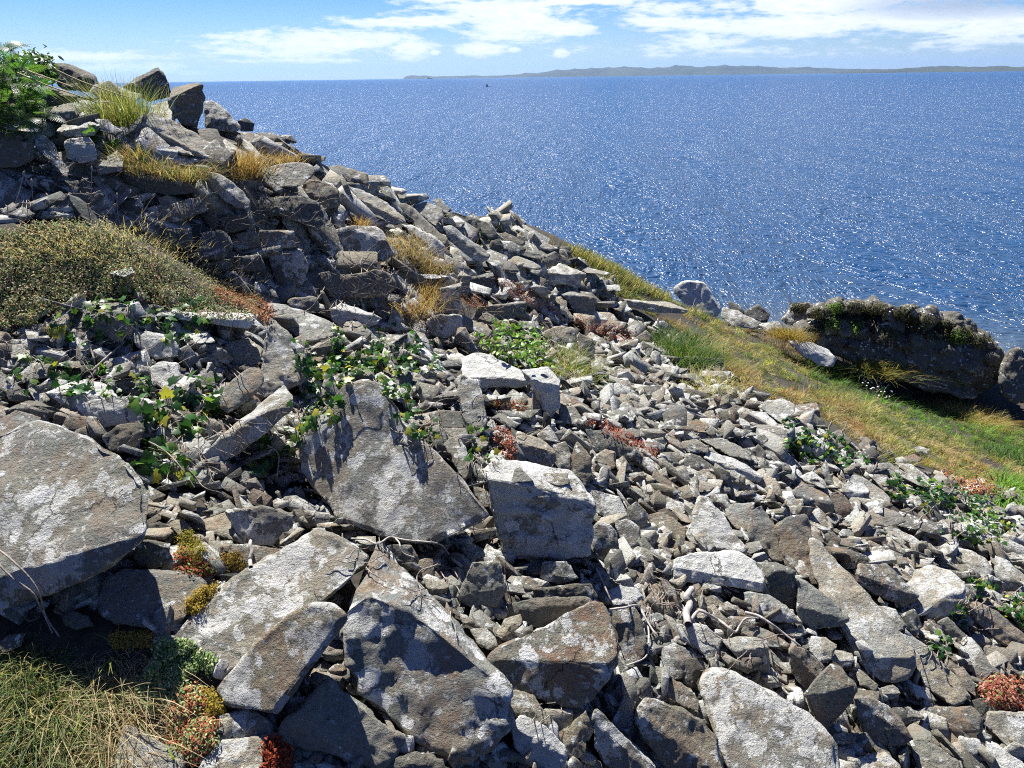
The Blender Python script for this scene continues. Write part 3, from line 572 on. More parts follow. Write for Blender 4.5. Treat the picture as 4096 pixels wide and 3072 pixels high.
rows('3', '''
R|brown layered block beside the reddish stone~, mid right|830,1440 900,1385 960,1400 1060,1450 1080,1500 960,1480|830,1440 960,1480 1080,1500 1080,1550 1040,1585 960,1530|sty=b tt=20 tf=60
R|reddish brown smooth stone~, mid right|1070,1440 1120,1425 1190,1500 1220,1550 1160,1610 1080,1570||sty=p tt=46
R|spotted grey pyramid stone~ below the pale leaf-shaped slab|1120,1430 1200,1330 1250,1340 1300,1430 1230,1450|1120,1430 1230,1450 1300,1430 1280,1510 1220,1500|sty=l tt=20 tf=62
L|pale slab sloping right of the spotted pyramid stone|1250,1340 1350,1400 1430,1470 1400,1520 1300,1480||sty=l tt=26
R|pale bluish stone left of the grey lichened slab|560,980 600,955 680,960 790,1060 780,1085 650,1050 580,1010||sty=w tt=24
L|broad grey lichened slab at the edge of the grass|640,930 700,890 790,885 860,915 850,960 780,1030 700,970||sty=l tt=20
L|white tapering slab pointing down to the right~ with ivy around it|810,1090 830,1050 900,1040 1000,1130 1110,1195 1060,1200 870,1170|810,1090 870,1170 1060,1200 1110,1195 1060,1225 880,1200 820,1175|sty=w tt=18 tf=60
R|dark stone between the two white slabs by the grass|910,970 950,955 1030,1010 1050,1060 950,1040||sty=k tt=45
R|pinkish brown stone at the edge of the grass|1060,1090 1130,1060 1190,1130 1150,1180 1080,1140||sty=p tt=30
R|humped flaky stone in the middle of the scree|170,1170 190,1130 260,1120 350,1160 340,1200 230,1200||sty=g tt=34
R|dark angular stone left of the white blue-shaded slab|200,1240 240,1205 300,1220 390,1290 260,1310 210,1290||sty=d tt=42
L|white blue-shaded slab in the middle of the scree|320,1230 340,1195 460,1220 600,1290 670,1340 620,1350 450,1290|320,1230 450,1290 620,1350 670,1340 640,1380 450,1320|sty=w tt=16 tf=60
L|pale spotted slab under the white blue-shaded slab|250,1310 380,1290 500,1300 540,1330 530,1380 400,1360 290,1340||sty=l tt=30
N|flat ochre stone under the pale spotted slab|220,1400 290,1360 420,1390 350,1430 240,1430||sty=y tt=22
L|grey flat slab above the white blue-shaded slab|300,1120 430,1110 600,1200 600,1250 450,1210||sty=g tt=24
L|slanting flat stone right of the white blue-shaded slab|670,1150 710,1140 820,1200 900,1280 850,1290 720,1210||sty=l tt=26
L|long thin slab among ivy on the right|1330,1270 1420,1260 1560,1350 1630,1410 1560,1425 1420,1340||sty=l tt=26
L|second long thin slab among ivy~, just above the first|1450,1260 1550,1270 1680,1370 1660,1400 1540,1340||sty=l tt=26
R|weathered hump with twigs beside the long thin slabs|1290,1330 1400,1330 1480,1400 1500,1480 1400,1440||sty=o tt=30
R|pale stone above the brown layered block|880,1340 960,1310 1040,1370 1040,1420 930,1380||sty=l tt=26
R|dark capped flat stone in the upper scree|390,1070 450,1040 600,1070 530,1110 410,1100||sty=d tt=30
N|tan rounded stone in the upper scree|200,1030 280,1000 350,1040 330,1080 220,1070||sty=b tt=26
R|flat grey stone at the left of the upper scree|0,930 120,980 200,1010 170,1050 50,1010||sty=g tt=24
N|bluish upright stone right of the white blue-shaded slab|600,1180 640,1150 690,1200 680,1260 610,1240||sty=g tt=52
R|narrow upright stone below the white tapering slab|1010,1290 1040,1240 1060,1320 1090,1390 1040,1380||sty=l tt=46
B|blue-white lichened boulder by the sea|140,220 200,180 320,190 380,270 430,360 400,400 280,390 200,330 150,260||sty=w tt=58 D=13.2 rnd=.2
R|dark thrift-topped rock~ between the white boulder and the outcrop|550,370 640,320 710,380 690,430 570,420||sty=k tt=50 D=14.8 rnd=.2
R|low pale rock at the left foot of the dark outcrop|640,440 760,418 800,470 700,505||sty=l tt=40 D=13.4 rnd=.1
R|low dark rock in the gap beside the thrift-topped rock|545,425 640,415 690,450 600,475||sty=d tt=40 D=13.8 rnd=.1
R|low pale rock under the white boulder by the sea|430,330 500,350 540,400 650,430 640,470 500,460 420,400||sty=l tt=40 D=14.0 rnd=.2
B|white fissured boulder lying in the grass|810,540 860,530 960,590 990,560 1060,590 1110,640 1000,640 900,600|810,540 900,600 1000,640 1110,640 1090,700 1000,690 890,620|sty=w tt=22 tf=55 D=11.6 rnd=.1
L|grey-topped stone beside the grass edge~, nearly buried|1560,1170 1600,1160 1660,1180 1640,1200 1570,1195||sty=g tt=18
N|small brown flat stone in the scree by the red sedum|1500,1225 1560,1205 1610,1235 1590,1260 1520,1250||sty=p tt=20
N|tan slab chip near the top of the scree|1990,0 1991,1||D=9
'''.replace("N|tan slab chip near the top of the scree|1990,0 1991,1||D=9\n", ''))
rows('6', '''
L|big tilted slab with dark rain streaks~ and orange broken underside, centre|215,330 255,272 400,235 455,265 580,400 730,570 860,730 1000,890 1090,1025 950,1090 760,1190 600,1130 470,1140 300,1080 230,1060 110,920 0,760 10,620 60,500 175,430|1090,1025 950,1090 760,1190 780,1200 1060,1075|sty=s tt=46 rt=-4 tf=80 rnd=.05 rough=.5
R|cube-shaped block with a bright white top~ and dark front face, centre|1060,800 1100,720 1230,715 1560,770 1640,850 1700,950 1560,950 1280,935 1170,935 1100,860|1060,800 1100,860 1170,935 1280,935 1560,950 1700,950 1700,1100 1660,1250 1500,1270 1300,1290 1200,1280 1140,1150|sty=v tt=6 tf=74 rnd=.04
B|tan rounded block~ behind the cube-shaped block|1225,600 1270,545 1400,590 1470,660 1390,680 1350,740|1225,600 1350,740 1390,680 1470,660 1480,710 1440,755 1370,765|sty=y tt=22 tf=62 rnd=.12
L|pale cap slab of the stacked rocks~ above the centre|930,170 940,110 1000,88 1100,100 1230,160 1330,220 1340,240 1140,215 1040,240 935,230|935,230 1040,240 1140,215 1340,240 1320,275 1240,290 1145,280 1050,290|sty=w tt=16 tf=70
L|narrow pale pillar stone under the cap slab|930,220 1040,240 1060,380 1075,480 1060,540 1000,600 975,540 950,430 905,330||sty=l tt=44
R|white-topped block right of the cap slab|1270,185 1430,170 1440,230 1500,240 1505,280 1340,245|1340,245 1505,280 1500,400 1440,480 1400,400 1370,320|sty=w tt=14 tf=70
R|square grey stone right of the stacked rocks|1490,480 1500,400 1580,400 1640,480 1640,530 1560,500||sty=g tt=36
R|dark squarish stone left of the pale pillar stone|740,440 810,420 940,430 970,470 960,520 850,520 760,510||sty=d tt=36
R|olive flat stone beneath the dark squarish stone|780,520 960,525 970,560 940,610 870,600||sty=g tt=26
R|elongated olive stone along the edge of the big tilted slab|830,620 880,575 930,590 1000,740 990,790 950,830 870,700||sty=g tt=40
N|brown stone wedged between the tilted slab and the cube block|1000,860 1060,870 1130,920 1120,970 1060,980 1010,920||sty=b tt=44
N|white wedge-shaped stone beside the cube block|1060,740 1110,650 1200,660 1160,780 1100,780||sty=w tt=28
R|dark dome-shaped rock in red sedum|1650,530 1760,540 1870,600 1950,660 1920,700 1800,680 1700,660||sty=d tt=46
N|buff corner stone below the dome-shaped rock|1700,680 1760,640 1820,660 1820,750 1740,780||sty=y tt=40
R|grey knobbly stone right of the tan rounded block|1460,620 1530,600 1570,680 1560,760 1490,760||sty=g tt=46
R|tall leaning stone right of the knobbly stone|1570,680 1600,600 1680,690 1690,800 1650,860 1580,800||sty=b tt=48
R|speckled stone right of the cube-shaped block|1680,880 1840,920 1890,1030 1800,1060 1710,1010||sty=s tt=40
R|blue-grey angular stone right of the speckled stone|1890,980 1940,950 2010,1020 2000,1090 1930,1110 1890,1050||sty=g tt=54
R|rounded speckled stone under the blue-grey angular stone|1810,1060 1880,1040 1960,1090 1970,1180 1900,1230 1850,1180||sty=s tt=46 rnd=.3
R|brown block with a large white lichen disc~ beside the cube block|1690,1110 1720,1050 1820,1100 1855,1250 1800,1320 1690,1280||sty=b tt=58 rnd=.1
R|dark bluish rock in the hollow below the cube block|900,1500 1000,1300 1150,1290 1190,1450 1130,1540 1000,1560||sty=g tt=58 dd=1.04
R|shaded rock with a pale lichen disc in the hollow|1400,1300 1540,1290 1610,1390 1500,1425 1380,1390||sty=s tt=52 dd=1.04
R|white-topped stone at the right rim of the hollow|1770,1470 1850,1430 1940,1450 1980,1500 1900,1550 1800,1540||sty=w tt=28
R|dark crumbling rock under the pale lichen disc|1340,1450 1500,1430 1680,1420 1720,1500 1560,1560 1400,1540||sty=d tt=56
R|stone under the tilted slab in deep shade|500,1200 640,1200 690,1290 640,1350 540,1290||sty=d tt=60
R|pale stone just behind the top of the tilted slab|400,235 470,200 560,270 600,330 590,380 500,340||sty=w tt=22
R|grey slab partly under ivy left of the cap slab|690,170 760,165 810,205 790,225 700,205||sty=l tt=20
R|olive leaning stone left of the pale pillar stone|890,250 930,210 990,250 980,310 920,330||sty=g tt=44
R|brown-grey stone right of the tall leaning stone|1840,840 1900,860 1960,900 1940,930 1870,900||sty=b tt=36
''')
rows('4', '''
B|block-shaped dark rock among ivy~ with a pale top, left|510,600 560,490 700,505 830,500 820,555 720,545 600,570|510,600 600,570 720,545 820,555 835,680 760,740 640,700 540,660|sty=g tt=18 tf=64 rnd=.05
L|flat oblong slab beneath the sedum mound|960,570 1050,545 1590,560 1610,600 1300,590|960,570 1300,590 1610,600 1580,650 1400,622 1100,602|sty=w tt=12 tf=66
B|smooth whale-backed boulder~ beside the round pebble|1670,480 1800,500 2000,570 2120,630 2150,690 2050,730 1950,750 1850,690 1760,600 1690,560||sty=l tt=26 rnd=.5
N|round grey pebble-like stone with lichen discs~ in front of the dark wall|1810,490 1830,460 1990,445 2025,480 2020,540 1980,565 1850,540||sty=g tt=60 rnd=.7
L|bent upright slab with a sharp spine~ left of centre|1690,570 1740,600 1900,760 1945,860 1900,1000 1790,1000 1780,820|1690,570 1780,820 1790,1000 1650,1110 1640,1060 1670,900 1685,700|sty=l tt=34 rt=22 tf=44 rnd=.05
L|long bar-shaped slab held by ivy~, pointing down to the left|1250,1460 1400,1330 1600,1180 1700,1080 1800,1000 1860,1080 1850,1130 1750,1140 1500,1280 1300,1480|1250,1460 1300,1480 1500,1280 1750,1140 1850,1130 1840,1190 1700,1310 1550,1420 1390,1530 1260,1500|sty=l tt=20 tf=62
B|brown loaf-shaped stone resting on the bar-shaped slab|1380,1140 1420,1020 1550,910 1640,900 1670,980 1640,1050 1530,1130 1440,1195||sty=b tt=40 rnd=.22 dd=.95
R|pale angular stone above the brown loaf-shaped stone|1380,800 1450,750 1570,715 1660,790 1650,850 1560,860 1450,850|1380,800 1450,850 1560,860 1650,850 1600,905 1480,895|sty=l tt=18 tf=64
L|brilliant white-topped slab among ivy at the left|270,1060 480,985 650,990 740,1080 660,1090 480,1120 350,1110|270,1060 350,1110 480,1120 660,1090 740,1080 700,1130 500,1200 470,1210 400,1150|sty=w tt=10 tf=60
R|blue-lichened rock under the white-topped slab|490,1140 700,1085 860,1090 990,1120 920,1260 780,1270 620,1290 510,1200||sty=w tt=56
R|dark rounded rock behind the large left boulder|640,1330 740,1270 880,1230 915,1300 870,1400 760,1450 680,1420||sty=d tt=52 rnd=.12
L|thin dark slab edge left of the white-topped slab|20,1170 160,1110 250,1115 350,1150 200,1140|20,1170 200,1140 350,1150 490,1220 300,1190 60,1190|sty=d tt=14
R|brown-tinged stone at the left edge above the large boulder|-30,1250 100,1170 260,1220 200,1300 60,1400 -30,1420||sty=o tt=28
R|grey stone under ivy at the left edge|30,980 200,890 330,850 300,960 120,1010||sty=g tt=30
R|buff stone among ivy at the far left|30,760 140,750 180,810 80,850||sty=y tt=24
N|small flat dark stone among ivy|380,870 500,860 520,900 420,910||sty=g tt=20
R|blue-white lichen block right of the dark block-shaped rock|840,680 930,670 1120,720 1130,830 980,850 850,760||sty=w tt=50
R|white blotched stone under the lichen block|950,900 1000,870 1130,870 1150,1000 1100,1080 960,1010||sty=w tt=38
N|flat pale stone with twigs over it|1150,690 1300,670 1360,740 1180,760||sty=w tt=16
N|white flat stone showing through the sedum mound|690,300 830,265 850,300 780,330 700,310||sty=w tt=14
R|grey upright stone in the sedum mound|1010,400 1080,395 1130,480 1080,520 1020,470||sty=b tt=46
N|small pale stone near the ivy leaves of the mound|840,430 900,420 940,460 880,480||sty=l tt=30
''')
rows('1', '''
R|topmost block of the ridge with a cracked lower half~, dark against the sky|780,545 870,480 1000,425 1012,442 880,500 800,560|780,545 800,560 880,500 1012,442 1055,490 1040,510 1090,590 1080,610 950,640 860,600|sty=d tt=25 tf=66 D=6.2
R|squared brown block on the ridge~ right of the topmost block|1060,630 1100,550 1240,520 1275,525 1200,600|1060,630 1200,600 1275,525 1295,620 1250,810 1130,780 1080,700|sty=b tt=16 tf=70 D=6.3
L|pale slab under the squared brown block|950,665 1060,638 1115,740 1100,775 960,720||sty=l tt=30 D=6.3
R|triangular lichened block on the ridge|1290,640 1340,635 1400,670 1530,810 1500,835 1300,820 1300,730||sty=s tt=55 D=6.6
N|small dark five-sided stone on the ridge|1500,760 1550,745 1610,780 1600,830 1520,830||sty=k tt=62 D=7
L|long striped plank-like slab~ on the wall top|870,760 960,710 1100,760 1250,840 1340,920 1400,1010 1410,1050 1300,1015 1100,905|870,760 1100,905 1300,1015 1410,1050 1400,1065 1290,1040 1130,960 880,795|sty=l tt=24 rt=6 tf=72 rnd=.02 D=5.1
L|thin second slab just under the plank-like slab|830,800 860,780 1120,915 1230,985 1150,970 930,900 840,850||sty=l tt=34 D=5.15
L|long low slab on the skyline behind the golden tuft|1200,820 1400,820 1600,840 1660,870 1650,910 1400,920 1280,880||sty=b tt=34 D=6.6
N|pointed small stone on the skyline|1640,880 1620,840 1680,835 1700,870 1690,910||sty=g tt=40 D=7
R|dark flat stone jutting out over the sea|1700,860 1780,850 1840,855 1875,900 1800,915 1710,905||sty=k tt=50 D=7.1
R|grey stone under the jutting dark stone|1740,890 1850,920 1865,975 1790,980 1740,950||sty=o tt=40 D=7
L|flat flaky stone on the skyline right of the grasses|1870,960 2060,990 2060,1015 2000,1030 1920,1015||sty=g tt=40 D=7.3
B|broad dome-shaped boulder at the top left~, dark side to the camera|310,388 420,400 485,432 600,470 640,520 520,470 370,440|310,388 370,440 520,470 640,520 580,580 500,570 380,560 330,480|sty=d tt=20 tf=60 D=6.2 rnd=.35
L|long dark block under the fern bush|150,570 300,545 400,560 490,610 330,605|150,570 330,605 490,610 490,670 270,680 170,640|sty=d tt=14 tf=66 D=5.3
R|pale sunlit slab behind the ridge grasses|600,540 660,520 760,560 900,600 850,650 700,640 560,590||sty=l tt=22 D=5.9
N|dark round-spotted stone at the left edge under the ferns|30,570 140,590 150,640 60,650||sty=d tt=60 D=5.2
N|small dark rounded stone beneath the long dark block|70,660 180,640 240,680 180,710 90,690||sty=d tt=55 D=5.1
R|dark blue-shaded rock at the left edge|-30,660 100,690 160,740 40,775 -30,770||sty=d tt=55 D=5
R|slanting brown-grey rock below the long dark block|240,720 310,680 450,650 480,700 370,715|240,720 370,715 480,700 500,725 490,770 370,780 320,750|sty=b tt=22 D=4.95
L|flat-topped stone with a dark front~ on the wall, left|350,830 390,790 560,765 635,790 600,825|350,830 600,825 635,790 600,855 420,865|sty=l tt=12 tf=70 D=4.8
R|blue lichened stone behind the flat-topped stone|600,750 680,760 770,830 740,860 620,820||sty=s tt=48 D=4.9
N|dark stone with a pale rim behind the flat-topped stone|480,745 580,705 610,750 500,765||sty=d tt=48 D=5
R|square blue-white block under the flat-topped stone|400,890 560,865 600,930 610,1010 520,1030 430,1000||sty=w tt=62 D=4.75
L|pointed pale slab hanging down the wall|225,860 260,850 330,900 400,1000 440,1090 420,1125 310,1020 230,940||sty=l tt=36 rt=10 D=4.55
L|light flat slab at the left edge of the wall top|-30,770 100,780 250,810 240,838 60,820 -30,805||sty=l tt=16 D=4.6
R|dark brown rock at the left edge of the wall|-30,830 60,830 200,930 220,1000 100,1060 -30,1070||sty=b tt=68 D=4.65
R|wedge stone with a bright top and brown front~ on the wall|610,1050 740,950 780,990 780,1050|610,1050 780,1050 760,1085 620,1115|sty=y tt=20 tf=66 D=4.7
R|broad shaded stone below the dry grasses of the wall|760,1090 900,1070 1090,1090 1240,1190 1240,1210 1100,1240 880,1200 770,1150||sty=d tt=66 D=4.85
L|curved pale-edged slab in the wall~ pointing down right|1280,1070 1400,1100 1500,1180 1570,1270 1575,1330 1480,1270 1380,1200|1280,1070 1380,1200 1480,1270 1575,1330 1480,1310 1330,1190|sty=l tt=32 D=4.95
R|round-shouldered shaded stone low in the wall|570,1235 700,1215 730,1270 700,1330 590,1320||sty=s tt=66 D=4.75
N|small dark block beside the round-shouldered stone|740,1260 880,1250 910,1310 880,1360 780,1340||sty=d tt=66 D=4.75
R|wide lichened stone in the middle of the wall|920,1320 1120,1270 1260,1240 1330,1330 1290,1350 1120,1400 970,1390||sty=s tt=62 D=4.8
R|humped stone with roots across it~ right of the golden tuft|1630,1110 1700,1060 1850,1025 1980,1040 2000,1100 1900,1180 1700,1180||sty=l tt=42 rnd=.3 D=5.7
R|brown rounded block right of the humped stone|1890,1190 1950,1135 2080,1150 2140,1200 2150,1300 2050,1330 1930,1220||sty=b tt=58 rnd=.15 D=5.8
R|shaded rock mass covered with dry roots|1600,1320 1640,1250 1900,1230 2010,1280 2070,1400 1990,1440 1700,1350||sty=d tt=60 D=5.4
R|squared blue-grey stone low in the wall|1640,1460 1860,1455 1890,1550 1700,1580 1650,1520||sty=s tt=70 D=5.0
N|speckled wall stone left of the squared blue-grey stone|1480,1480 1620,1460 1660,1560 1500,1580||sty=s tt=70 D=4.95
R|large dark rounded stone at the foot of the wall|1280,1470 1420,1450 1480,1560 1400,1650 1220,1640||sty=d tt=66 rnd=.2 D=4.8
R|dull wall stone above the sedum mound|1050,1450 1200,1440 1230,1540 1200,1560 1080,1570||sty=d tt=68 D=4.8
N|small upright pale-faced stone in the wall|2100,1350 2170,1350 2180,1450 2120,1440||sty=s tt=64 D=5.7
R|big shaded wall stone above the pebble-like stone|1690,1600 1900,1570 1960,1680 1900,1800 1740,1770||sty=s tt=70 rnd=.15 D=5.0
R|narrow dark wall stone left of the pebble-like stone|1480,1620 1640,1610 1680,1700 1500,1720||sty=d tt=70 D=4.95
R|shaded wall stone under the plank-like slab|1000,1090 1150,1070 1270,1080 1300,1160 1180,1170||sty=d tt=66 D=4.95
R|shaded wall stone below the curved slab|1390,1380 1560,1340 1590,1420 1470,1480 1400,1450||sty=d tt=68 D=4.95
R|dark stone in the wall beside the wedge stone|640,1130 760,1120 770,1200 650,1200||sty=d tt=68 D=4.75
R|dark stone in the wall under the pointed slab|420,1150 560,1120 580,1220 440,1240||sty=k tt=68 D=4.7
''')
rows('2', '''
B|large angular rock with a pale tilted facet~ in the right part of the wall|130,645 330,645 400,740 340,760 270,790 155,790|130,645 155,790 270,790 340,760 400,740 440,810 380,860 200,890 60,860 0,760 20,680|sty=s tt=34 tf=62 D=6.1
L|long pale slab high on the slope~ above the orange tuft|85,400 130,385 280,430 400,500 510,590 520,620 400,580 250,520 110,430|85,400 110,430 250,520 400,580 520,620 440,640 270,540 110,470|sty=l tt=22 tf=60 D=6.9
L|second slab tucked below the long pale slab|280,560 400,600 450,660 300,620||sty=l tt=40 D=6.6
L|long twisted dark-grey slab down the slope|430,490 520,490 600,580 700,660 770,720 765,770 600,680||sty=g tt=44 rt=8
R|roof-shaped stone on the slope above the twisted slab|560,510 640,490 740,530 750,580 700,640 600,570||sty=l tt=40
N|small stone against the sea at the skyline|680,475 730,465 800,540 760,570 700,510||sty=g tt=38
L|dark rectangular slab tilted on the slope|770,570 800,545 1060,630 1080,700 1060,720 830,630||sty=d tt=52
L|pale log-like slab below the dark rectangular slab|750,640 800,635 900,700 1040,820 1030,840 880,770 780,690|750,640 780,690 880,770 1030,840 1000,865 900,872 800,770|sty=l tt=26 tf=60
R|rock with a blue lichen patch left of the log-like slab|470,620 570,640 700,700 760,770 740,850 640,800 580,710||sty=w tt=60
R|jagged dark stone on the skyline slope|1080,690 1140,680 1270,740 1260,760 1160,755||sty=d tt=44
L|dark slim slab below the jagged dark stone|1190,780 1380,820 1370,850 1200,820||sty=g tt=48
R|pyramidal stone with a pale rim near the skyline|1270,760 1310,700 1480,780 1440,800 1290,785||sty=l tt=42
B|smooth tan slug-shaped stone~ in the middle of the slope|1120,830 1160,815 1300,850 1380,900 1360,920 1200,890 1130,860||sty=y tt=28 rnd=.5
L|square flat grey slab perched on the slope|1365,940 1480,870 1650,940 1600,1010 1400,975|1365,940 1400,975 1600,1010 1650,940 1600,1030 1400,995|sty=l tt=24 tf=70
L|thin slab end resting beside the square flat slab|1570,890 1650,895 1800,935 1790,950 1650,935||sty=g tt=14
N|speckled white pointed stone under the thin level slab|1800,1150 1870,1110 1940,1170 1870,1190||sty=w tt=26
N|smooth light rounded stone below the speckled pointed stone|1710,1180 1830,1190 1860,1250 1800,1290 1720,1230||sty=y tt=30 rnd=.5
R|blocky stone with a thin flat cap in the middle slope|860,965 1060,930 1070,950 960,970|860,965 960,970 1070,950 1085,1060 1010,1080 900,1030|sty=d tt=8 tf=68
R|pale-topped column stone beside the dry tuft|730,1030 870,990 860,1020 740,1060|730,1030 740,1060 860,1020 840,1190 740,1190|sty=l tt=14 tf=68
L|long wall stone with a bright thin top~ above the nettles|960,1150 1270,1112 1275,1125 1100,1150|960,1150 1100,1150 1275,1125 1270,1200 1100,1240 930,1230|sty=g tt=8 tf=72
R|dark upright cube in the middle slope|1200,995 1310,980 1315,1030 1220,1080||sty=k tt=60
N|flat grey stone in the red sedum|1250,1055 1350,1045 1360,1085 1300,1090||sty=l tt=22
R|dark box with a sharp flat top~ below the square flat slab|1490,1065 1560,1050 1710,1090 1640,1112|1490,1065 1640,1112 1710,1090 1700,1200 1600,1210 1540,1140|sty=g tt=8 tf=70
R|rounded dark rock beside the nettle plant|1360,1320 1450,1265 1580,1280 1600,1350 1560,1395 1400,1370||sty=g tt=48 rnd=.25
R|crumbly upright rock at the head of the scree|1600,1310 1690,1350 1710,1440 1640,1520 1600,1420||sty=g tt=58
R|brown wedge stone against the grassy bank|1940,1355 2030,1290 2110,1400 2070,1430||sty=b tt=55
L|pale ledge stone in the dry grasses|530,950 650,940 790,955 700,972 560,968||sty=w tt=12
B|long dark rounded rock wound with dry roots|0,1000 100,950 350,910 440,950 460,1020 400,1070 200,1095 0,1070||sty=d tt=62 rnd=.3
R|rounded shaded rock in the wall end|640,1240 700,1200 870,1200 870,1290 760,1360 660,1320||sty=s tt=62 rnd=.3
R|dark brown wall stone under the orange tuft's left|0,370 60,380 90,440 80,560 0,530||sty=b tt=66 D=6.2
N|small upright stone left of the orange tuft|50,565 100,560 130,650 70,650||sty=s tt=62 D=6.2
R|angular white stone behind the ivy~ right of the whale-backed boulder|35,1160 95,1125 200,1150 290,1195 365,1220 200,1225 120,1215|35,1160 120,1215 200,1225 365,1220 300,1270 120,1300 50,1250|sty=w tt=16 tf=66
R|small squared upright slab beside the angular white stone|390,1270 430,1160 485,1210 480,1280||sty=l tt=46
R|triangular dark stone at the top of the slope|1050,730 1100,720 1160,790 1080,800 1040,770||sty=k tt=60
R|dark block next to the pyramidal stone|1380,830 1450,800 1520,830 1560,880 1480,870 1390,890||sty=d tt=62
N|small dark stone on the skyline right|1480,770 1550,765 1560,810 1500,820||sty=k tt=50
N|skyline stone above the grassy edge|1570,840 1640,850 1670,890 1600,900||sty=d tt=46
R|flat grey stones' neighbour near the grassy shore|1750,1010 1860,1010 1870,1050 1790,1050||sty=l tt=30
L|level slab at the left top of the slope|290,370 380,375 510,410 500,430 300,405||sty=l tt=26
R|dark flat-sided stone near the top of the slope|420,440 510,420 515,460 440,470||sty=g tt=26
R|rugged stone at the top edge of the slope by the sea|0,260 80,250 200,290 270,310 275,380 100,350 0,330||sty=g tt=45 D=7.6
R|flaky stone in the middle slope under the log-like slab|770,810 880,830 870,870 760,850||sty=g tt=30
R|slab leaning in red sedum of the middle slope|1430,1100 1490,1080 1570,1230 1540,1250 1460,1180||sty=g tt=44
R|pale humped stone at the foot of the wall stone|1230,1240 1350,1240 1360,1290 1250,1290||sty=l tt=34
''')
rows('3', '''
L|long level grey slab near the grassy bank~, its dark edge toward the camera|-163,292 0,298 100,305 235,358 100,350 -60,340|-163,292 -60,340 100,350 235,358 200,377 20,372 -140,330|sty=l tt=10 tf=66 D=9.2
''')
# ------------------------------------------------ loose stones
from mathutils.geometry import convex_hull_2d
def inpoly(x, y, poly):
    ins = False; n = len(poly); j = n - 1
    for i in range(n):
        xi, yi = poly[i]; xj, yj = poly[j]
        if (yi > y) != (yj > y) and x < (xj - xi) * (y - yi) / (yj - yi) + xi: ins = not ins
        j = i
    return ins
HB = [(min(p[0] for p in h[0]), max(p[0] for p in h[0]), min(p[1] for p in h[0]), max(p[1] for p in h[0]), h[0]) for h in HERO]
def in_hero(x, y, pad=0):
    for a, b, c, d, pl in HB:
        if a - pad <= x <= b + pad and c - pad <= y <= d + pad:
            if pad == 0:
                if inpoly(x, y, pl): return True
            else:
                for dx, dy in ((0, 0), (pad, 0), (-pad, 0), (0, pad), (0, -pad)):
                    if inpoly(x + dx, y + dy, pl): return True
    return False
MOUND = [(-60,520),(0,500),(130,482),(300,490),(400,530),(480,590),(560,640),(560,690),(470,690),(380,680),(290,640),(170,640),(60,700),(-60,720)]
LLGRASS = [(-60,1330),(200,1330),(330,1365),(470,1440),(480,1540),(420,1600),(380,1720),(-60,1720)]
SCREE_R = [(560,700),(900,600),(1250,640),(1420,690),(1500,800),(1700,885),(1860,975),(2010,1020),(2260,1090),(2260,1720),(480,1720),(300,1300),(0,1320),(0,700),(300,650)]
SLOPE_R = [(0,230),(290,240),(600,330),(790,365),(1000,430),(1120,480),(1250,560),(1345,622),(1260,690),(900,610),(560,700),(560,640),(470,580),(300,480),(0,470)]
def rand_outline(cx, cy, w, h, ang, rg, n=7):
    a0 = rg.uniform(0, 6.28); pts_ = []
    for k in range(n):
        a = a0 + (k + rg.uniform(-.33, .33)) * 6.2832 / n; r = rg.uniform(.82, 1.12); x = math.cos(a) * w / 2 * r; y = math.sin(a) * h / 2 * r
        pts_.append((cx + x * math.cos(ang) - y * math.sin(ang), cy + x * math.sin(ang) + y * math.cos(ang)))
    return poly_hull(pts_)
def auto_rock(cx, cy, w, h, ang, rg, label, group, sty):
    o = rand_outline(cx, cy, w, h, ang, rg); ys = [p[1] for p in o]; cut = min(ys) + (max(ys) - min(ys)) * rg.uniform(.52, .75)
    T, Fp = [], []; n = len(o)
    for i in range(n):
        p, q = o[i], o[(i + 1) % n]; (T if p[1] <= cut else Fp).append(p)
        if (p[1] <= cut) != (q[1] <= cut):
            t = (cut - p[1]) / (q[1] - p[1]); m_ = (round(p[0] + (q[0] - p[0]) * t, 2), round(cut, 2)); T.append(m_); Fp.append(m_)
    if len(T) < 3 or len(Fp) < 3: T, Fp = o, []
    else:
        mx = sum(p[0] for p in o) / n; k = (round(mx, 2), round(cut + (max(ys) - cut) * rg.uniform(.1, .5), 2)); T.append(k); Fp.append(k)
    make_rock('U', 'stone', label, T, Fp, sty=sty, tt=rg.uniform(10, 32), rt=rg.uniform(-12, 18), tf=rg.uniform(52, 75), group=group)
rg = random.Random(99); placed = []; tries = 0; NAUTO = 88
COLN = {'g': 'grey', 'l': 'pale grey', 'b': 'brown', 'd': 'dark', 'y': 'buff', 'p': 'purplish', 'w': 'white-crusted', 'o': 'mottled', 's': 'speckled'}
named = list(HERO); HB_U = S
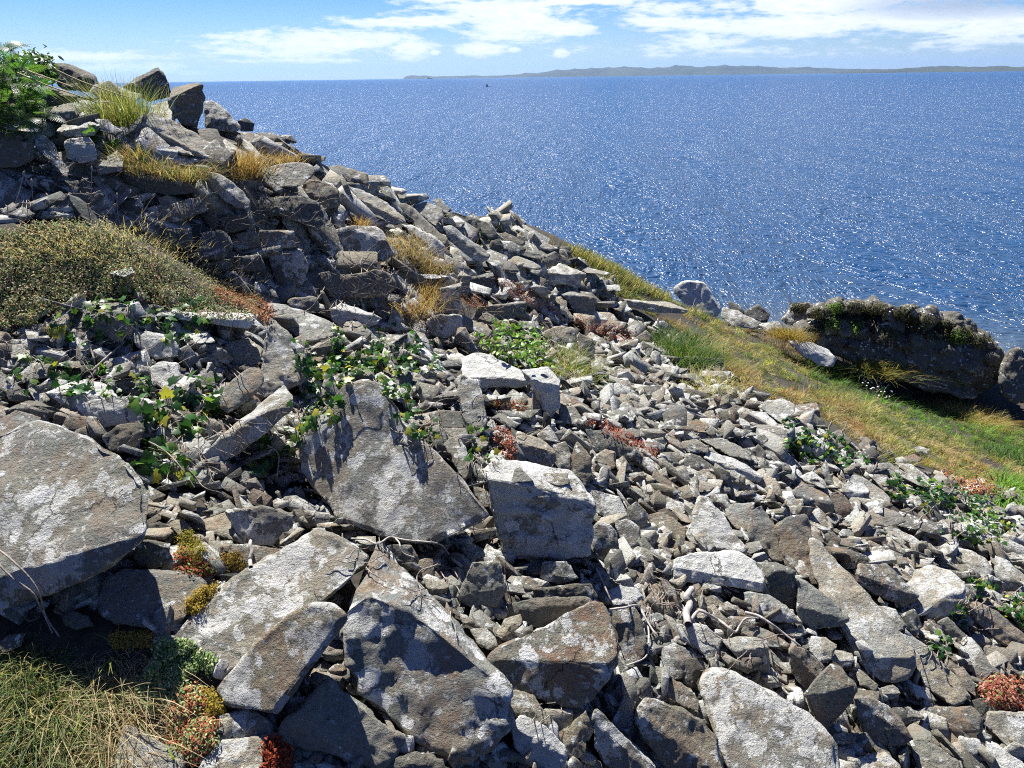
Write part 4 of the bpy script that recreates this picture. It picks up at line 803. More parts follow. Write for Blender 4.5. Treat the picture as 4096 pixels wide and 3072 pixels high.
while len(placed) < NAUTO and tries < 20000:
    tries += 1; u = rg.uniform(560, 2200); v = rg.uniform(720, 1650)
    if not inpoly(u, v, SCREE_R) or inpoly(u, v, GRASSPOLY): continue
    far = max(0, min(1, (v - 760) / 600)); w = rg.uniform(26, 44) + 26 * far * rg.random()
    if in_hero(u * S, v * S, w * S * .33): continue
    if any((u - a) ** 2 + (v - b) ** 2 < (w * .55 + c * .5) ** 2 for a, b, c in placed): continue
    sty = rg.choice('ggglllbbdoypsw'); ang = math.radians(rg.gauss(24 if u > 1100 else 10, 22)); h = w * rg.uniform(.45, .75)
    best = min(named, key=lambda hh: (hh[3][0] - u * S) ** 2 + (hh[3][1] - v * S) ** 2)
    dx, dy = u * S - best[3][0], v * S - best[3][1]
    rel = ('just right of' if dx > 0 else 'just left of') if abs(dx) > abs(dy) else ('just below' if dy > 0 else 'just above')
    words = best[2].split(); short = ' '.join(words[:9])
    for cut_w in (' below ', ' above ', ' beside ', ' with ', ' at ', ' by ', ' right ', ' left ', ' of ', ' in ', ' under ', ' among ', ' behind ', ' between ', ' next ', ' near ', ' on ', ' leaning', ' lying'):
        if cut_w in short and short.index(cut_w) > 8: short = short[:short.index(cut_w)]
    shape = 'flat' if h / w < .55 else 'chunky' if h / w > .66 else 'angular'
    auto_rock(u, v, w, h, ang, rg, 'small %s %s stone %s the %s' % (COLN[sty], shape, rel, short), 'loose stones of the scree slope', sty)
    placed.append((u, v, w))
HB += [(min(p[0] for p in h[0]), max(p[0] for p in h[0]), min(p[1] for p in h[0]), max(p[1] for p in h[0]), h[0]) for h in HERO[len(HB):]]

# shapes for the uncountable small stones
def frag(seed):          # broken slab: jittered box corners plus a few extra points
    rg = random.Random(seed); bm = bmesh.new(); fl = rg.uniform(.16, .48)
    for sx_ in (-1, 1):
        for sy_ in (-1, 1):
            tp = rg.uniform(.55, 1.1)
            for sz_ in (-1, 1): bm.verts.new((sx_ * rg.uniform(.45, 1.05), sy_ * rg.uniform(.35, .78), sz_ * fl * tp * rg.uniform(.7, 1)))
    for _ in range(2): bm.verts.new((rg.choice((-1, 1)) * rg.uniform(.8, 1.15), rg.uniform(-.3, .3), rg.uniform(-.5, .5) * fl))
    r = bmesh.ops.convex_hull(bm, input=bm.verts)
    bmesh.ops.delete(bm, geom=list({g for g in r['geom_interior'] + r['geom_unused'] if isinstance(g, bmesh.types.BMVert)}), context='VERTS')
    bmesh.ops.dissolve_limit(bm, angle_limit=math.radians(14), verts=bm.verts, edges=bm.edges)
    bmesh.ops.bevel(bm, geom=list(bm.edges), offset=.028, segments=1, profile=.6, affect='EDGES', clamp_overlap=True)
    bmesh.ops.triangulate(bm, faces=bm.faces); bm.verts.index_update()
    V = np.array([v.co for v in bm.verts]); Fc = np.array([[v.index for v in f.verts] for f in bm.faces]); bm.free()
    return V, Fc
FRAG = [frag(500 + i) for i in range(24)]
def rotm(ax, a):
    return np.array(Matrix.Rotation(a, 3, Vector(ax)))
def gnorm(x, y, e=.08):
    n = np.array([-(gz(x + e, y) - gz(x - e, y)) / (2 * e), -(gz(x, y + e) - gz(x, y - e)) / (2 * e), 1.0]); return n / np.linalg.norm(n)
def scatter(N, region, size, seed, avoid, embed=(-.15, .75), palette='ggglllbbdoyps', spread=30, pad=0, shape=None):
    rg = random.Random(seed); VV, FF, CC, off = [], [], [], 0; us = [p[0] for p in region]; vs = [p[1] for p in region]; cnt = 0; tr = 0
    while cnt < N and tr < N * 12:
        tr += 1; u = rg.uniform(min(us), max(us)); v = rg.uniform(min(vs), max(vs))
        if not inpoly(u, v, region) or any(inpoly(u, v, a) for a in avoid) or in_hero(u * S, v * S, 0): continue
        D = hit(u * S, v * S)
        if D is None or D > 19: continue
        p = CAM + ray(u * S, v * S) * D
        spx = size[0] + (size[1] - size[0]) * rg.random() ** 1.7; r = spx * D / 1661 / 2; r = min(r, .19)
        n = gnorm(p[0], p[1]); V, Fc = FRAG[rg.randrange(24)]
        q = Vector(n).to_track_quat('Z', 'X').to_matrix()
        yaw = rg.gauss(-.35, .7) if shape is None else rg.gauss(-.1, .3); R_ = rotm((1, 0, 0), math.radians(rg.gauss(0, spread))) @ rotm((0, 1, 0), math.radians(rg.gauss(0, spread))) @ rotm((0, 0, 1), yaw)
        X = np.cross(np.array([0, 1, 0]), n); X /= np.linalg.norm(X); Y = np.cross(n, X); Bm = np.stack([X, Y, n], 1)
        sc_ = r * (np.array([rg.uniform(.85, 1.4), rg.uniform(.7, 1.1), rg.uniform(.5, 1.15)]) if shape is None else np.array([rg.uniform(1.0, 1.5), rg.uniform(.75, 1.05), rg.uniform(.6, 1.2)]))
        W_ = (Bm @ R_ @ (V * sc_).T).T + p + n * r * (.5 - rg.uniform(*embed))
        VV.append(W_); FF.append(Fc + off); off += len(W_); s = STY[rg.choice(palette)]
        c = np.array([min(max(s[0] + rg.uniform(-.15, .25), 0), 1), s[1] * .7, min(max(s[2] * 1.05 + rg.uniform(-.3, .25), 0), 1)]); CC.append(np.tile(c, (len(W_), 1))); cnt += 1
    return np.concatenate(VV), np.concatenate(FF), np.concatenate(CC)
parts_ = [scatter(3700, SCREE_R, (20, 80), 1, [GRASSPOLY, MOUND, LLGRASS]), scatter(2300, [(1050,760),(1420,690),(1500,800),(1700,885),(1860,975),(2010,1020),(2260,1090),(2260,1400),(1300,1300)], (15, 52), 5, [GRASSPOLY]),
          scatter(560, SLOPE_R, (45, 120), 2, [MOUND], palette='ggdgdllgs', spread=20, shape=1, embed=(.2, .9)), scatter(700, SLOPE_R, (14, 40), 3, [MOUND], palette='ggdddlob')]
off = 0; VV, FF, CC = [], [], []
for V, Fc, c in parts_: VV.append(V); FF.append(Fc + off); CC.append(c); off += len(V)
sm = link('scree', mesh_np('scree', np.concatenate(VV), np.concatenate(FF), col=np.concatenate(CC)), SCREE)
tag(sm, 'grey and brown broken stones covering the slope between the larger rocks', 'scree', kind='stuff')
# ------------------------------------------------ the sea-edge outcrop
_r = random.Random(77); OUTC = []
for _x, _y, _w in [(1000,360,60),(1110,330,60),(1210,335,70),(1330,340,80),(1430,380,90),(1540,370,80),(1640,410,90),(1760,430,90),(1860,470,90),(1960,530,70),(1100,460,90),(1240,480,90),(1380,500,80),(1560,560,110),(1750,600,110),(1900,620,90),(1650,700,120),(1850,740,110),(1400,620,90),(2000,640,70),(1180,560,70)]:
    OUTC.append((' '.join('%.0f,%.0f' % p for p in poly_hull([(_x + math.cos(a + _r.uniform(-.3, .3)) * _w * _r.uniform(.7, 1.1), _y + math.sin(a) * _w * .62 * _r.uniform(.7, 1.1)) for a in np.linspace(0, 5.0, 5 + _r.randrange(3))])), '', _r.uniform(25, 72), _r.uniform(-35, 35), 60))
make_rock('3', 'rock_outcrop', 'long dark outcrop above the sea~ with thrift cushions on top',
  '860,450 980,395 1080,350 1300,345 1480,366 1720,408 1880,450 2000,530 2050,570 1900,565 1700,490 1450,440 1200,450 1000,460',
  '860,450 1000,460 1200,450 1450,440 1700,490 1900,565 2050,570 2090,625 2080,700 1980,820 1900,865 1650,845 1480,785 1300,650 1050,570 870,510',
  sty='k', tt=26, tf=64, rnd=.03, D=12.2, rough=3.2, ds=.33, cat='outcrop',
  more=OUTC + [('1280,440 1350,400 1480,400 1490,480 1400,500 1300,480', '', 50, 0, 60), ('1050,340 1150,305 1330,305 1330,350 1150,380', '', 20, 0, 60), ('1600,400 1760,380 1900,440 2020,520 2040,575 1850,520', '', 30, 0, 60),
        ('1500,520 1700,500 1950,580 2085,630 2075,700 1960,800 1700,760 1500,700', '', 66, 0, 60), ('870,450 1000,440 1080,520 1050,570 900,520', '', 50, 0, 60)])
make_rock('3', 'rock', 'pale rounded rock at the left end of the dark outcrop', '770,410 850,322 950,318 985,370 965,440 900,455 820,450', '', sty='o', tt=52, rnd=.1, D=12.9, rough=2)
make_rock('3', 'rock', 'brown lichened rock cut by the right edge below the sea', '2075,720 2095,635 2150,590 2300,600 2300,900 2150,890 2090,840', '', sty='k', tt=60, rnd=.1, D=11.8, rough=2.5)
make_rock('3', 'stone', 'low dark boulder among the far rocks by the white boulder', '460,300 520,320 560,360 550,400 480,380', '', sty='d', tt=50, rnd=.2, D=14.5)
dg = bpy.context.evaluated_depsgraph_get(); dg.update()
def vis(u, v, skip=None):
    x, y = u * S, v * S; d = ray(x, y); d = d / np.linalg.norm(d); o = CAM.copy()
    ok, loc, nor, idx, ob, _ = scn.ray_cast(dg, Vector(o), Vector(d))
    if not ok or ob.name.startswith(('sea', 'hills', 'headland')): return None
    nor = np.array(nor); nor = nor if nor @ d < 0 else -nor
    return np.array(loc), nor, ob

def Dvis(fr, x, y, dflt=3.0):
    a, b = src(fr, x, y); h = vis(a / S, b / S); return float((h[0] - CAM) @ FW) if h else dflt
make_rock('6', 'stone', 'small triangular stone lying on the cube-shaped block', '1215,840 1240,760 1270,750 1350,830 1300,842', '', sty='g', tt=35, D=Dvis('6', 1300, 842) - .005)
make_rock('6', 'stone', 'flat oval stone lying on the cube-shaped block', '1385,800 1410,780 1540,785 1560,840 1500,855 1400,830', '', sty='g', tt=25, D=Dvis('6', 1500, 855) - .005)
# ------------------------------------------------ grass blades
def blades(P0, H, Wd, lean, col, bend, seg=3, seed=0, side=None):
    """P0 (n,3) roots; H, Wd (n,); lean (n,3) tip direction; col (n,3)"""
    r = np.random.default_rng(seed); n = len(P0); ph = r.uniform(0, 6.283, n); sd = np.c_[np.cos(ph), np.sin(ph), np.zeros(n)]
    V = []; up = lean / np.linalg.norm(lean, axis=1)[:, None]; hz = lean * [1, 1, 0] + r.normal(0, .25, (n, 3)) * [1, 1, 0]
    for k in range(seg + 1):
        f = k / seg; c = P0 + up * (H * f)[:, None] + hz * (bend * H * f * f)[:, None] - np.array([0, 0, 1.0]) * (bend * H * f ** 3 * .5)[:, None]
        w = (Wd * (1 - f * .92) / 2)[:, None]; V.append(c - sd * w); V.append(c + sd * w)
    V = np.stack(V, 1).reshape(-1, 3); m_ = 2 * (seg + 1); base = (np.arange(n) * m_)[:, None]
    Fc = np.concatenate([base + np.array([2 * k, 2 * k + 1, 2 * k + 3, 2 * k + 2]) for k in range(seg)], 1).reshape(-1, 4)
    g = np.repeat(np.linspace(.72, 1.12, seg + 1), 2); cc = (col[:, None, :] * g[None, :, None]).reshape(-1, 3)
    return V, Fc, np.repeat(col, m_, axis=0) * 1.0 if False else cc
def mixcol(n, cols, wts, r, jit=.25):
    c = np.array(cols)[r.choice(len(cols), n, p=np.array(wts) / sum(wts))]; return c * (1 + r.uniform(-jit, jit, (n, 1)))
YG, GR, ST, OR, DG_, PG = (.18, .20, .05), (.07, .14, .028), (.42, .34, .18), (.32, .19, .07), (.03, .075, .015), (.30, .36, .12)
def seedpts(poly, n, seed, keep=None, maxd=20):
    rg = random.Random(seed); us = [p[0] for p in poly]; vs = [p[1] for p in poly]; out = []; t = 0
    while len(out) < n and t < n * 15:
        t += 1; u = rg.uniform(min(us), max(us)); v = rg.uniform(min(vs), max(vs))
        if not inpoly(u, v, poly): continue
        h = vis(u, v)
        if h is None or (keep and not keep(h)) or np.linalg.norm(h[0] - CAM) > maxd: continue
        out.append((h[0], h[1], u, v))
    return out
GP2 = [(1250,560),(1330,575),(1440,612),(1480,650),(1560,690),(1700,735),(1800,780),(1880,840),(2040,890),(2260,925),(2260,1090),(2150,1060),(2010,1010),(1870,975),(1800,915),(1700,885),(1600,850),(1510,820),(1460,790),(1440,740),(1420,690),(1340,640),(1270,600)]
onground = lambda h: h[2].name.startswith(('ground', 'scree'))
g = [q for q in seedpts(GP2, 5200, 21, onground) if vnoise(np.array([[q[0][0] * 2.1, q[0][1] * 2.1, 0.5]]), 77)[0] > -.42]; rn = np.random.default_rng(5); m0 = len(g)
K = 15; C0 = np.array([q[0] for q in g]); uv0 = np.array([(q[2], q[3]) for q in g]); ch = rn.uniform(.45, 1.0, m0) + (rn.random(m0) < .12) * .9; cs = rn.random(m0); cln = rn.normal(0, .28, (m0, 2)) + [.22, -.08]
cl2 = fbm(np.c_[C0[:, :2] * .9 + 9, np.zeros(m0)], 41, 2); cl = fbm(np.c_[C0[:, :2] * 1.9, np.zeros(m0)], 31, 3)
colA = mixcol(m0, [YG, (.34, .34, .08), ST, GR, (.12, .17, .03)], [4, 4, 2, 2, 2], rn, .35); colB = mixcol(m0, [ST, OR, YG, (.2, .14, .06)], [4, 3, 2, 2], rn, .35); colG = mixcol(m0, [GR, (.13, .30, .03), YG, DG_], [5, 4, 2, 2], rn, .35)
lowedge = np.array([min(math.hypot(u - a, v - b) for a, b in [(1460,800),(1510,820),(1600,850),(1700,885),(1800,915),(1870,975),(2010,1010),(2150,1060)]) for u, v in uv0])
wG = (uv0[:, 1] < (uv0[:, 0] - 1800) * .42 + 838) * (uv0[:, 0] > 1740) * 1.0; wB = np.clip(cl2 * 1.2 + (lowedge < 55) * .8, 0, 1)
cc0 = np.where((cs < wG * .85)[:, None], colG, np.where((cs < wB)[:, None], colB, colA))
off_ = rn.normal(0, .022, (m0, K, 3)) * [1, 1, 0]; Pn = (C0[:, None] + off_).reshape(-1, 3); n = len(Pn); Pn[:, 2] = gz(Pn[:, 0], Pn[:, 1]) - .03
col = np.repeat(cc0, K, 0) * rn.uniform(.75, 1.3, (n, 1)); H = np.repeat(.10 * ch * (1 + .5 * np.clip(cl, -.7, 1.2)), K) * rn.uniform(.6, 1.4, n)
lean = np.c_[np.repeat(cln[:, 0], K) + rn.normal(0, .32, n), np.repeat(cln[:, 1], K) + rn.normal(0, .32, n), np.ones(n)]
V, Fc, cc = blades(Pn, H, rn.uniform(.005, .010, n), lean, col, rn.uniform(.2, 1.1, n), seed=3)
tag(link('grass', mesh_np('grass', V, Fc, col=cc), GRASS), 'yellow-green grass bank between the scree and the seaside outcrop', 'grass', kind='stuff')
# grass fringe on the skyline of the slope
g = seedpts([(790,380),(900,400),(1010,440),(1060,480),(1200,520),(1260,555),(1260,600),(1150,550),(1010,500),(880,430),(790,405)], 150, 22, onground)
Pn = np.repeat(np.array([q[0] for q in g]), 4, 0) + rn.normal(0, .05, (len(g) * 4, 3)) * [1, 1, 0]; n = len(Pn); Pn[:, 2] = gz(Pn[:, 0], Pn[:, 1]) - .02
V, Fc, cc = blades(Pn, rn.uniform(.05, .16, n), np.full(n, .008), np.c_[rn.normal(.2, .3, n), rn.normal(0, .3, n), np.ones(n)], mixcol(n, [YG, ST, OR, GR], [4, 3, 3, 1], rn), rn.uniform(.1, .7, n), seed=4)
tag(link('grass', mesh_np('grass', V, Fc, col=cc), GRASS), 'thin fringe of dry and green grass along the skyline of the slope', 'grass', kind='stuff')

g = seedpts([(1225,540),(1300,556),(1440,608),(1445,650),(1300,605),(1230,580)], 420, 23, onground)
Pn = np.repeat(np.array([q[0] for q in g]), 9, 0) + rn.normal(0, .06, (len(g) * 9, 3)) * [1, 1, 0]; n = len(Pn); Pn[:, 2] = gz(Pn[:, 0], Pn[:, 1]) - .02
V, Fc, cc = blades(Pn, rn.uniform(.05, .15, n), np.full(n, .01), np.c_[rn.normal(.2, .3, n), rn.normal(0, .3, n), np.ones(n)], mixcol(n, [YG, ST, (.14, .15, .05), GR], [4, 3, 3, 1], rn), rn.uniform(.1, .7, n), seed=6)
tag(link('grass', mesh_np('grass', V, Fc, col=cc), GRASS), 'olive grass strip at the sea edge of the slope left of the white boulder', 'grass', kind='stuff')

def tuft(label, centres, n, hgt, wid, cols, wts, spread, leanv=(0, 0), bend=(.1, .9), seed=0, D=None, name='grass_tuft', fan=.45, seg=4):
    r = np.random.default_rng(seed + 100); roots = []
    for (u, v) in centres:
        h = vis(u, v); p = (CAM + ray(u * S, v * S) * D) if D else (h[0] if h else CAM + ray(u * S, v * S) * 6); roots.append(p)
    roots = np.array(roots); base = roots.mean(0); pick = roots[r.integers(0, len(roots), n)] + r.normal(0, spread, (n, 3)) * [1, 1, .15]
    off = pick - base; off[:, 2] = 0
    lean = np.c_[r.normal(leanv[0], fan, n) + off[:, 0] * 2.0, r.normal(leanv[1], fan, n) + off[:, 1] * 1.5, np.ones(n)]
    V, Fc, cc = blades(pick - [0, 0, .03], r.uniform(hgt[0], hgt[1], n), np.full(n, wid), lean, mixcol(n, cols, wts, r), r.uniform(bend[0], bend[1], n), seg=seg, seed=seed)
    o = link(name, mesh_np(name, V, Fc, col=cc, loc=base), GRASS); o.location = base; return tag(o, label, 'grass tuft')
def z(fr, x, y): a, b = src(fr, x, y); return a / S, b / S
tuft('tall green grass tuft standing against the sky on the ridge', [z('1', 760, 760), z('1', 800, 780), z('1', 850, 770), z('1', 720, 730), z('1', 800, 740)], 900, (.14, .40), .0042, [YG, GR, ST, PG], [4, 3, 2, 2], .09, (-.05, 0), (.05, .5), 1, D=5.2, fan=.22)
tuft('dense golden orange grass tuft beside the plank-like slab', [z('1', 1480, 1080), z('1', 1530, 1090), z('1', 1580, 1040), z('1', 1450, 1020)], 1500, (.08, .21), .004, [(.30, .17, .06), (.36, .25, .10), ST, (.14, .10, .04)], [3, 4, 2, 2], .09, (.1, 0), (.1, .7), 2, D=5.3, fan=.42)
tuft('short golden grass right of the dense golden tuft', [z('1', 1720, 1010), z('1', 1800, 1000)], 500, (.05, .13), .004, [OR, ST], [3, 2], .08, (0, 0), (.1, .7), 3, D=5.8)
tuft('mixed green and orange grass hanging under the plank-like slab', [z('1', 800, 1010), z('1', 900, 1040), z('1', 1000, 1060), z('1', 1100, 1090), z('1', 1200, 1110), z('1', 850, 960), z('1', 1250, 1070)], 1300, (.05, .16), .0038, [(.30, .17, .06), ST, (.16, .2, .05), GR, (.14, .10, .05)], [3, 3, 3, 2, 4], .06, (.1, -.2), (.3, 1.1), 4, D=4.85)
tuft('small orange grass tuft on the angular rock of the slope', [z('2', 190, 640), z('2', 220, 650)], 700, (.07, .17), .0045, [OR, ST], [4, 2], .035, (0, 0), (.1, .6), 5, D=6.0, fan=.5)
tuft('dry brown grass clump in the middle of the slope', [z('2', 500, 800), z('2', 560, 850), z('2', 620, 900), z('2', 480, 740)], 1400, (.08, .22), .0045, [ST, (.25, .19, .11), OR, (.16, .13, .06)], [4, 4, 2, 2], .1, (0, -.1), (.4, 1.1), 6)
tuft('orange and brown dry tuft below the brown clump', [z('2', 640, 1090), z('2', 600, 1050), z('2', 560, 1160)], 1300, (.08, .24), .0042, [OR, ST, (.2, .15, .08)], [4, 3, 3], .08, (.05, -.1), (.2, 1.0), 7)
tuft('low mossy yellow tuft on the slope', [z('2', 660, 880), z('2', 690, 900)], 500, (.03, .08), .006, [(.32, .27, .05), OR], [3, 1], .07, seed=8)
tuft('thick green and straw grass tuft in the bottom left corner', [(40,1480),(90,1440),(130,1500),(60,1560),(150,1560),(20,1420),(100,1620),(180,1480)], 5200, (.04, .12), .0036, [(.07, .13, .03), (.2, .25, .09), ST, (.10, .16, .05)], [3, 3, 4, 3], .05, (.15, -.1), (.3, 1.3), 9, fan=.5, seg=5)
tuft('straw-coloured matted grass at the bottom left', [(230,1450),(290,1400),(250,1520),(310,1470),(200,1600),(260,1620),(150,1640),(60,1650)], 4800, (.02, .08), .0034, [ST, (.5, .42, .26), (.26, .17, .08), (.2, .22, .08)], [4, 3, 2, 1], .055, (.1, -.1), (.5, 1.6), 10, fan=.7, seg=4)
tuft('broad bright green blades rising from the matted grass', [(270,1400),(275,1405),(262,1400),(240,1400)], 16, (.07, .14), .008, [(.22, .40, .04), YG], [1, 1], .015, (.1, 0), (.1, .8), 11, fan=.6)
tuft('two bright blades near the bottom edge at the left', [(165,1600),(168,1602)], 7, (.08, .14), .009, [(.25, .38, .05)], [1], .006, (.05, 0), (.1, .4), 12, fan=.15)
tuft('single bright blade pair right of the matted grass at the bottom', [(376,1640)], 5, (.05, .09), .008, [(.25, .38, .05)], [1], .003, (0, 0), (.1, .3), 13, fan=.12)
tuft('dark green dense tuft at the head of the grass bank', [z('3', 120, 600), z('3', 200, 620), z('3', 250, 640), z('3', 90, 560), z('3', 180, 540)], 2600, (.10, .24), .008, [GR, YG, DG_], [4, 2, 2], .17, (.1, 0), (.2, .9), 14)
tuft('golden round tuft below the left end of the outcrop', [z('3', 800, 500), z('3', 840, 520)], 1000, (.12, .24), .009, [(.34, .27, .05), OR, YG], [3, 3, 2], .1, (0, 0), (.2, .9), 15, D=11.9)
tuft('grey-brown twiggy dead plant on the grass bank', [z('3', 700, 560), z('3', 760, 580), z('3', 660, 540)], 900, (.08, .2), .008, [(.14, .11, .09), (.25, .2, .16)], [1, 1], .18, (0, 0), (.1, .6), 16, fan=.6)
tuft('orange-tipped hummock of grass before the outcrop', [z('3', 1300, 690), z('3', 1370, 700), z('3', 1250, 660)], 1600, (.14, .28), .009, [(.36, .26, .06), YG, GR], [3, 3, 2], .2, (.2, 0), (.3, 1.1), 17)
tuft('rounded golden hummock of grass at the right', [z('3', 1850, 980), z('3', 1930, 1000), z('3', 1800, 950), z('3', 1980, 1030)], 2400, (.14, .28), .008, [(.40, .28, .07), YG, ST], [3, 2, 2], .18, (.2, 0), (.3, 1.1), 18)
tuft('green fern-like clump at the right edge of the bank', [z('3', 2120, 1400), z('3', 2180, 1430), z('3', 2100, 1450)], 900, (.1, .2), .014, [(.16, .30, .04), GR], [3, 1], .12, (.2, -.1), (.4, 1.1), 19)
tuft('dark green leafy clump at the right edge under the bank', [z('3', 2120, 1260), z('3', 2190, 1290), z('3', 2080, 1220)], 1200, (.08, .18), .014, [DG_, GR], [2, 2], .14, (.1, 0), (.3, .9), 20)
tuft('pale dry grass tuft at the top edge of the scree', [z('3', 330, 760), z('3', 380, 800), z('3', 270, 820)], 900, (.06, .16), .006, [ST, PG], [3, 2], .1, (0, 0), (.2, .9), 23)
tuft('grassy weeds beside the nettle plant', [z('2', 1400, 1500), z('2', 1460, 1540), z('2', 1520, 1480), z('2', 1560, 1560)], 1100, (.08, .26), .005, [YG, ST, PG, GR], [3, 3, 2, 2], .09, (.1, 0), (.2, .9), 24)

# ------------------------------------------------ tubes: stems, roots, driftwood
def tube(path, rad, k=5):
    path = np.array(path); n = len(path); t = np.gradient(path, axis=0); t /= np.linalg.norm(t, axis=1)[:, None] + 1e-9
    a = np.cross(t, [0.3, .2, 1]); a /= np.linalg.norm(a, axis=1)[:, None] + 1e-9; b = np.cross(t, a); rad = np.broadcast_to(rad, (n,))
    ang = np.arange(k) * 2 * math.pi / k
    V = (path[:, None] + (a[:, None] * np.cos(ang)[None, :, None] + b[:, None] * np.sin(ang)[None, :, None]) * rad[:, None, None]).reshape(-1, 3)
    F = [(i * k + j, i * k + (j + 1) % k, (i + 1) * k + (j + 1) % k, (i + 1) * k + j) for i in range(n - 1) for j in range(k)]
    return V, np.array(F)
def smooth_path(pts_, m=8):
    p = np.array(pts_, float); q = np.r_[[2 * p[0] - p[1]], p, [2 * p[-1] - p[-2]]]; out = []
    for i in range(1, len(q) - 2):
        for t in np.linspace(0, 1, m, endpoint=False):
            out.append(.5 * (2 * q[i] + (q[i + 1] - q[i - 1]) * t + (2 * q[i - 1] - 5 * q[i] + 4 * q[i + 1] - q[i + 2]) * t * t + (3 * q[i] - q[i - 1] - 3 * q[i + 1] + q[i + 2]) * t ** 3))
    out.append(p[-1]); return np.array(out)
def drape(uvs, lift, D=None, m=6):
    """image polyline laid over what is visible there, smoothed"""
    q = smooth_path(uvs, m); ds = []
    for u, v in q:
        h = None if D else vis(u, v); ds.append(D if D else (np.nan if h is None else (h[0] - CAM) @ FW))
    ds = np.array(ds, float); 
    if np.isnan(ds).all(): return None
    ds = np.where(np.isnan(ds), np.nanmedian(ds), ds); kk = np.ones(5) / 5
    dm = np.array([ds[max(0, i - 2):i + 3].min() for i in range(len(ds))]); dm = np.convolve(np.pad(dm, 2, 'edge'), kk, 'valid'); dm = np.minimum(dm, ds) - lift
    return np.array([CAM + ray(u * S, v * S) * d for (u, v), d in zip(q, dm)])
def merge(lst):
    V, F, o = [], [], 0
    for a, b in lst: V.append(a); F.append(b + o); o += len(a)
    return np.concatenate(V), np.concatenate(F)
def stem_thing(name, label, cat, paths, r0, m=STEM, lift=.012, taper=.6, k=5, D=None, group=None):
    L = []
    for pth in paths:
        q = drape(pth, lift, D)
        if q is None: continue
        L.append(tube(q, r0 * np.linspace(1, 1 - taper, len(q)), k))
    if not L: return
    V, F = merge(L); base = V.mean(0); base[2] = V[:, 2].min(); o = link(name, mesh_np(name, V, F, smooth=True, loc=base), m); o.location = base; return tag(o, label, cat, group)
def wander(rg, poly, n, ln, wig, dirs=(0, 6.28)):
    out = []; us = [p[0] for p in poly]; vs = [p[1] for p in poly]
    while len(out) < n:
        u, v = rg.uniform(min(us), max(us)), rg.uniform(min(vs), max(vs))
        if not inpoly(u, v, poly): continue
        a = rg.uniform(*dirs); p = [(u, v)]; L = rg.uniform(.5, 1.3) * ln
        for _ in range(7): a += rg.gauss(0, wig); u += math.cos(a) * L / 7; v += math.sin(a) * L / 7 * .8; p.append((u, v))
        out.append(p)
    return out
def Z(fr, s): return [z(fr, *q) for q in pt(s)]
rg = random.Random(4)
for lab, poly, n, ln, rad in [
    ('tangle of dry brown roots across the shaded stones of the wall', Z('1', '1250,1250 2100,1200 2200,1600 1500,1650 1100,1500'), 60, 90, .0022),
    ('net of pale dry roots over the long rounded rock', Z('2', '0,850 450,820 720,1000 700,1300 350,1200 0,1100'), 60, 100, .0028),
    ('loose dry stalks over the shaded left part of the wall', Z('1', '0,1050 700,1100 1100,1300 900,1500 0,1500'), 38, 80, .0018),
    ('dry roots in the dark hollow under the tilted slab', Z('6', '0,900 400,1150 900,1200 1200,1300 1300,1600 900,1600 300,1350 -100,1100'), 14, 110, .0022),
    ('dry creeper stems in the ivy at the left', Z('4', '0,600 1100,650 1650,800 1600,1300 900,1250 0,1100'), 46, 110, .0018),
    ('dry creeper stems around the bar-shaped slab', Z('4', '1200,1100 1700,1200 2150,900 2200,1200 1950,1500 1300,1650 1000,1500'), 34, 110, .0018),
    ('dry twigs lying in the scree above the cube-shaped block', Z('6', '700,250 1000,300 1500,400 1300,700 1000,850 700,600'), 22, 70, .0018),
    ('dry roots below the driftwood', Z('8', '0,500 300,580 900,850 700,1000 0,1000 -200,700'), 24, 80, .0022),
    ('dry twigs in the shaded gap at the bottom', Z('7', '1050,1200 1400,1250 1400,1450 1150,1350'), 5, 60, .0018),
    ('dry stalks at the foot of the slope stones', Z('2', '700,900 1300,900 1700,1200 1300,1500 900,1300'), 34, 60, .0022)]:
    stem_thing('root_tangle', lab, 'roots', wander(rg, poly, n, ln, .42), rad, lift=.02)
stem_thing('driftwood_root', 'bleached forked root with a knobbed head standing in the scree below the white-crusted slab', 'driftwood', [Z('8', '225,810 215,740 235,690 215,650 240,610 255,595')], .013, DRIFT, .05, .1, 8)
stem_thing('driftwood_root', 'long bleached winding root running right from the knobbed root', 'driftwood', [Z('8', '240,790 270,745 300,730 360,760 430,800 500,855 530,820 560,780 600,770 640,775'), Z('8', '560,740 640,760 720,810 800,870 890,940')], .0065, DRIFT, .03, .5, 7)
stem_thing('driftwood_root', 'short bleached root standing upright against the brown block', 'driftwood', [Z('5', '1480,470 1475,420 1485,380 1475,340 1480,310')], .006, DRIFT, .004, .1, 7)
stem_thing('driftwood_root', 'bleached roots draped over the rust-red stone', 'driftwood', [Z('7', '1680,720 1760,710 1850,700 1900,800 1910,900 1890,1000 1780,1050'), Z('7', '1850,700 1920,820 1960,880'), Z('7', '1600,480 1640,560 1700,700')], .004, DRIFT, .02, .4, 6)
stem_thing('driftwood_root', 'pale root curling below the tilted slab', 'driftwood', [Z('6', '290,1160 380,1165 450,1190 520,1150 570,1180 590,1240 660,1270'), Z('6', '520,1150 620,1170 800,1190 860,1250')], .0035, DRIFT, .02, .4, 6)
stem_thing('dry_stem', 'two long dry stems crossing the large left boulder', 'stem', [Z('5', '-30,350 60,420 180,540 240,650 270,760 350,880'), Z('5', '-30,430 80,540 190,620 250,730 310,860')], .0028, STEM, .04, .3)
stem_thing('dry_stem', 'pale arching stem in the dark hollow left of the tilted slab', 'stem', [Z('4', '940,1370 1000,1400 1080,1460 1140,1530 1230,1660')], .003, STEM, .06, .3)
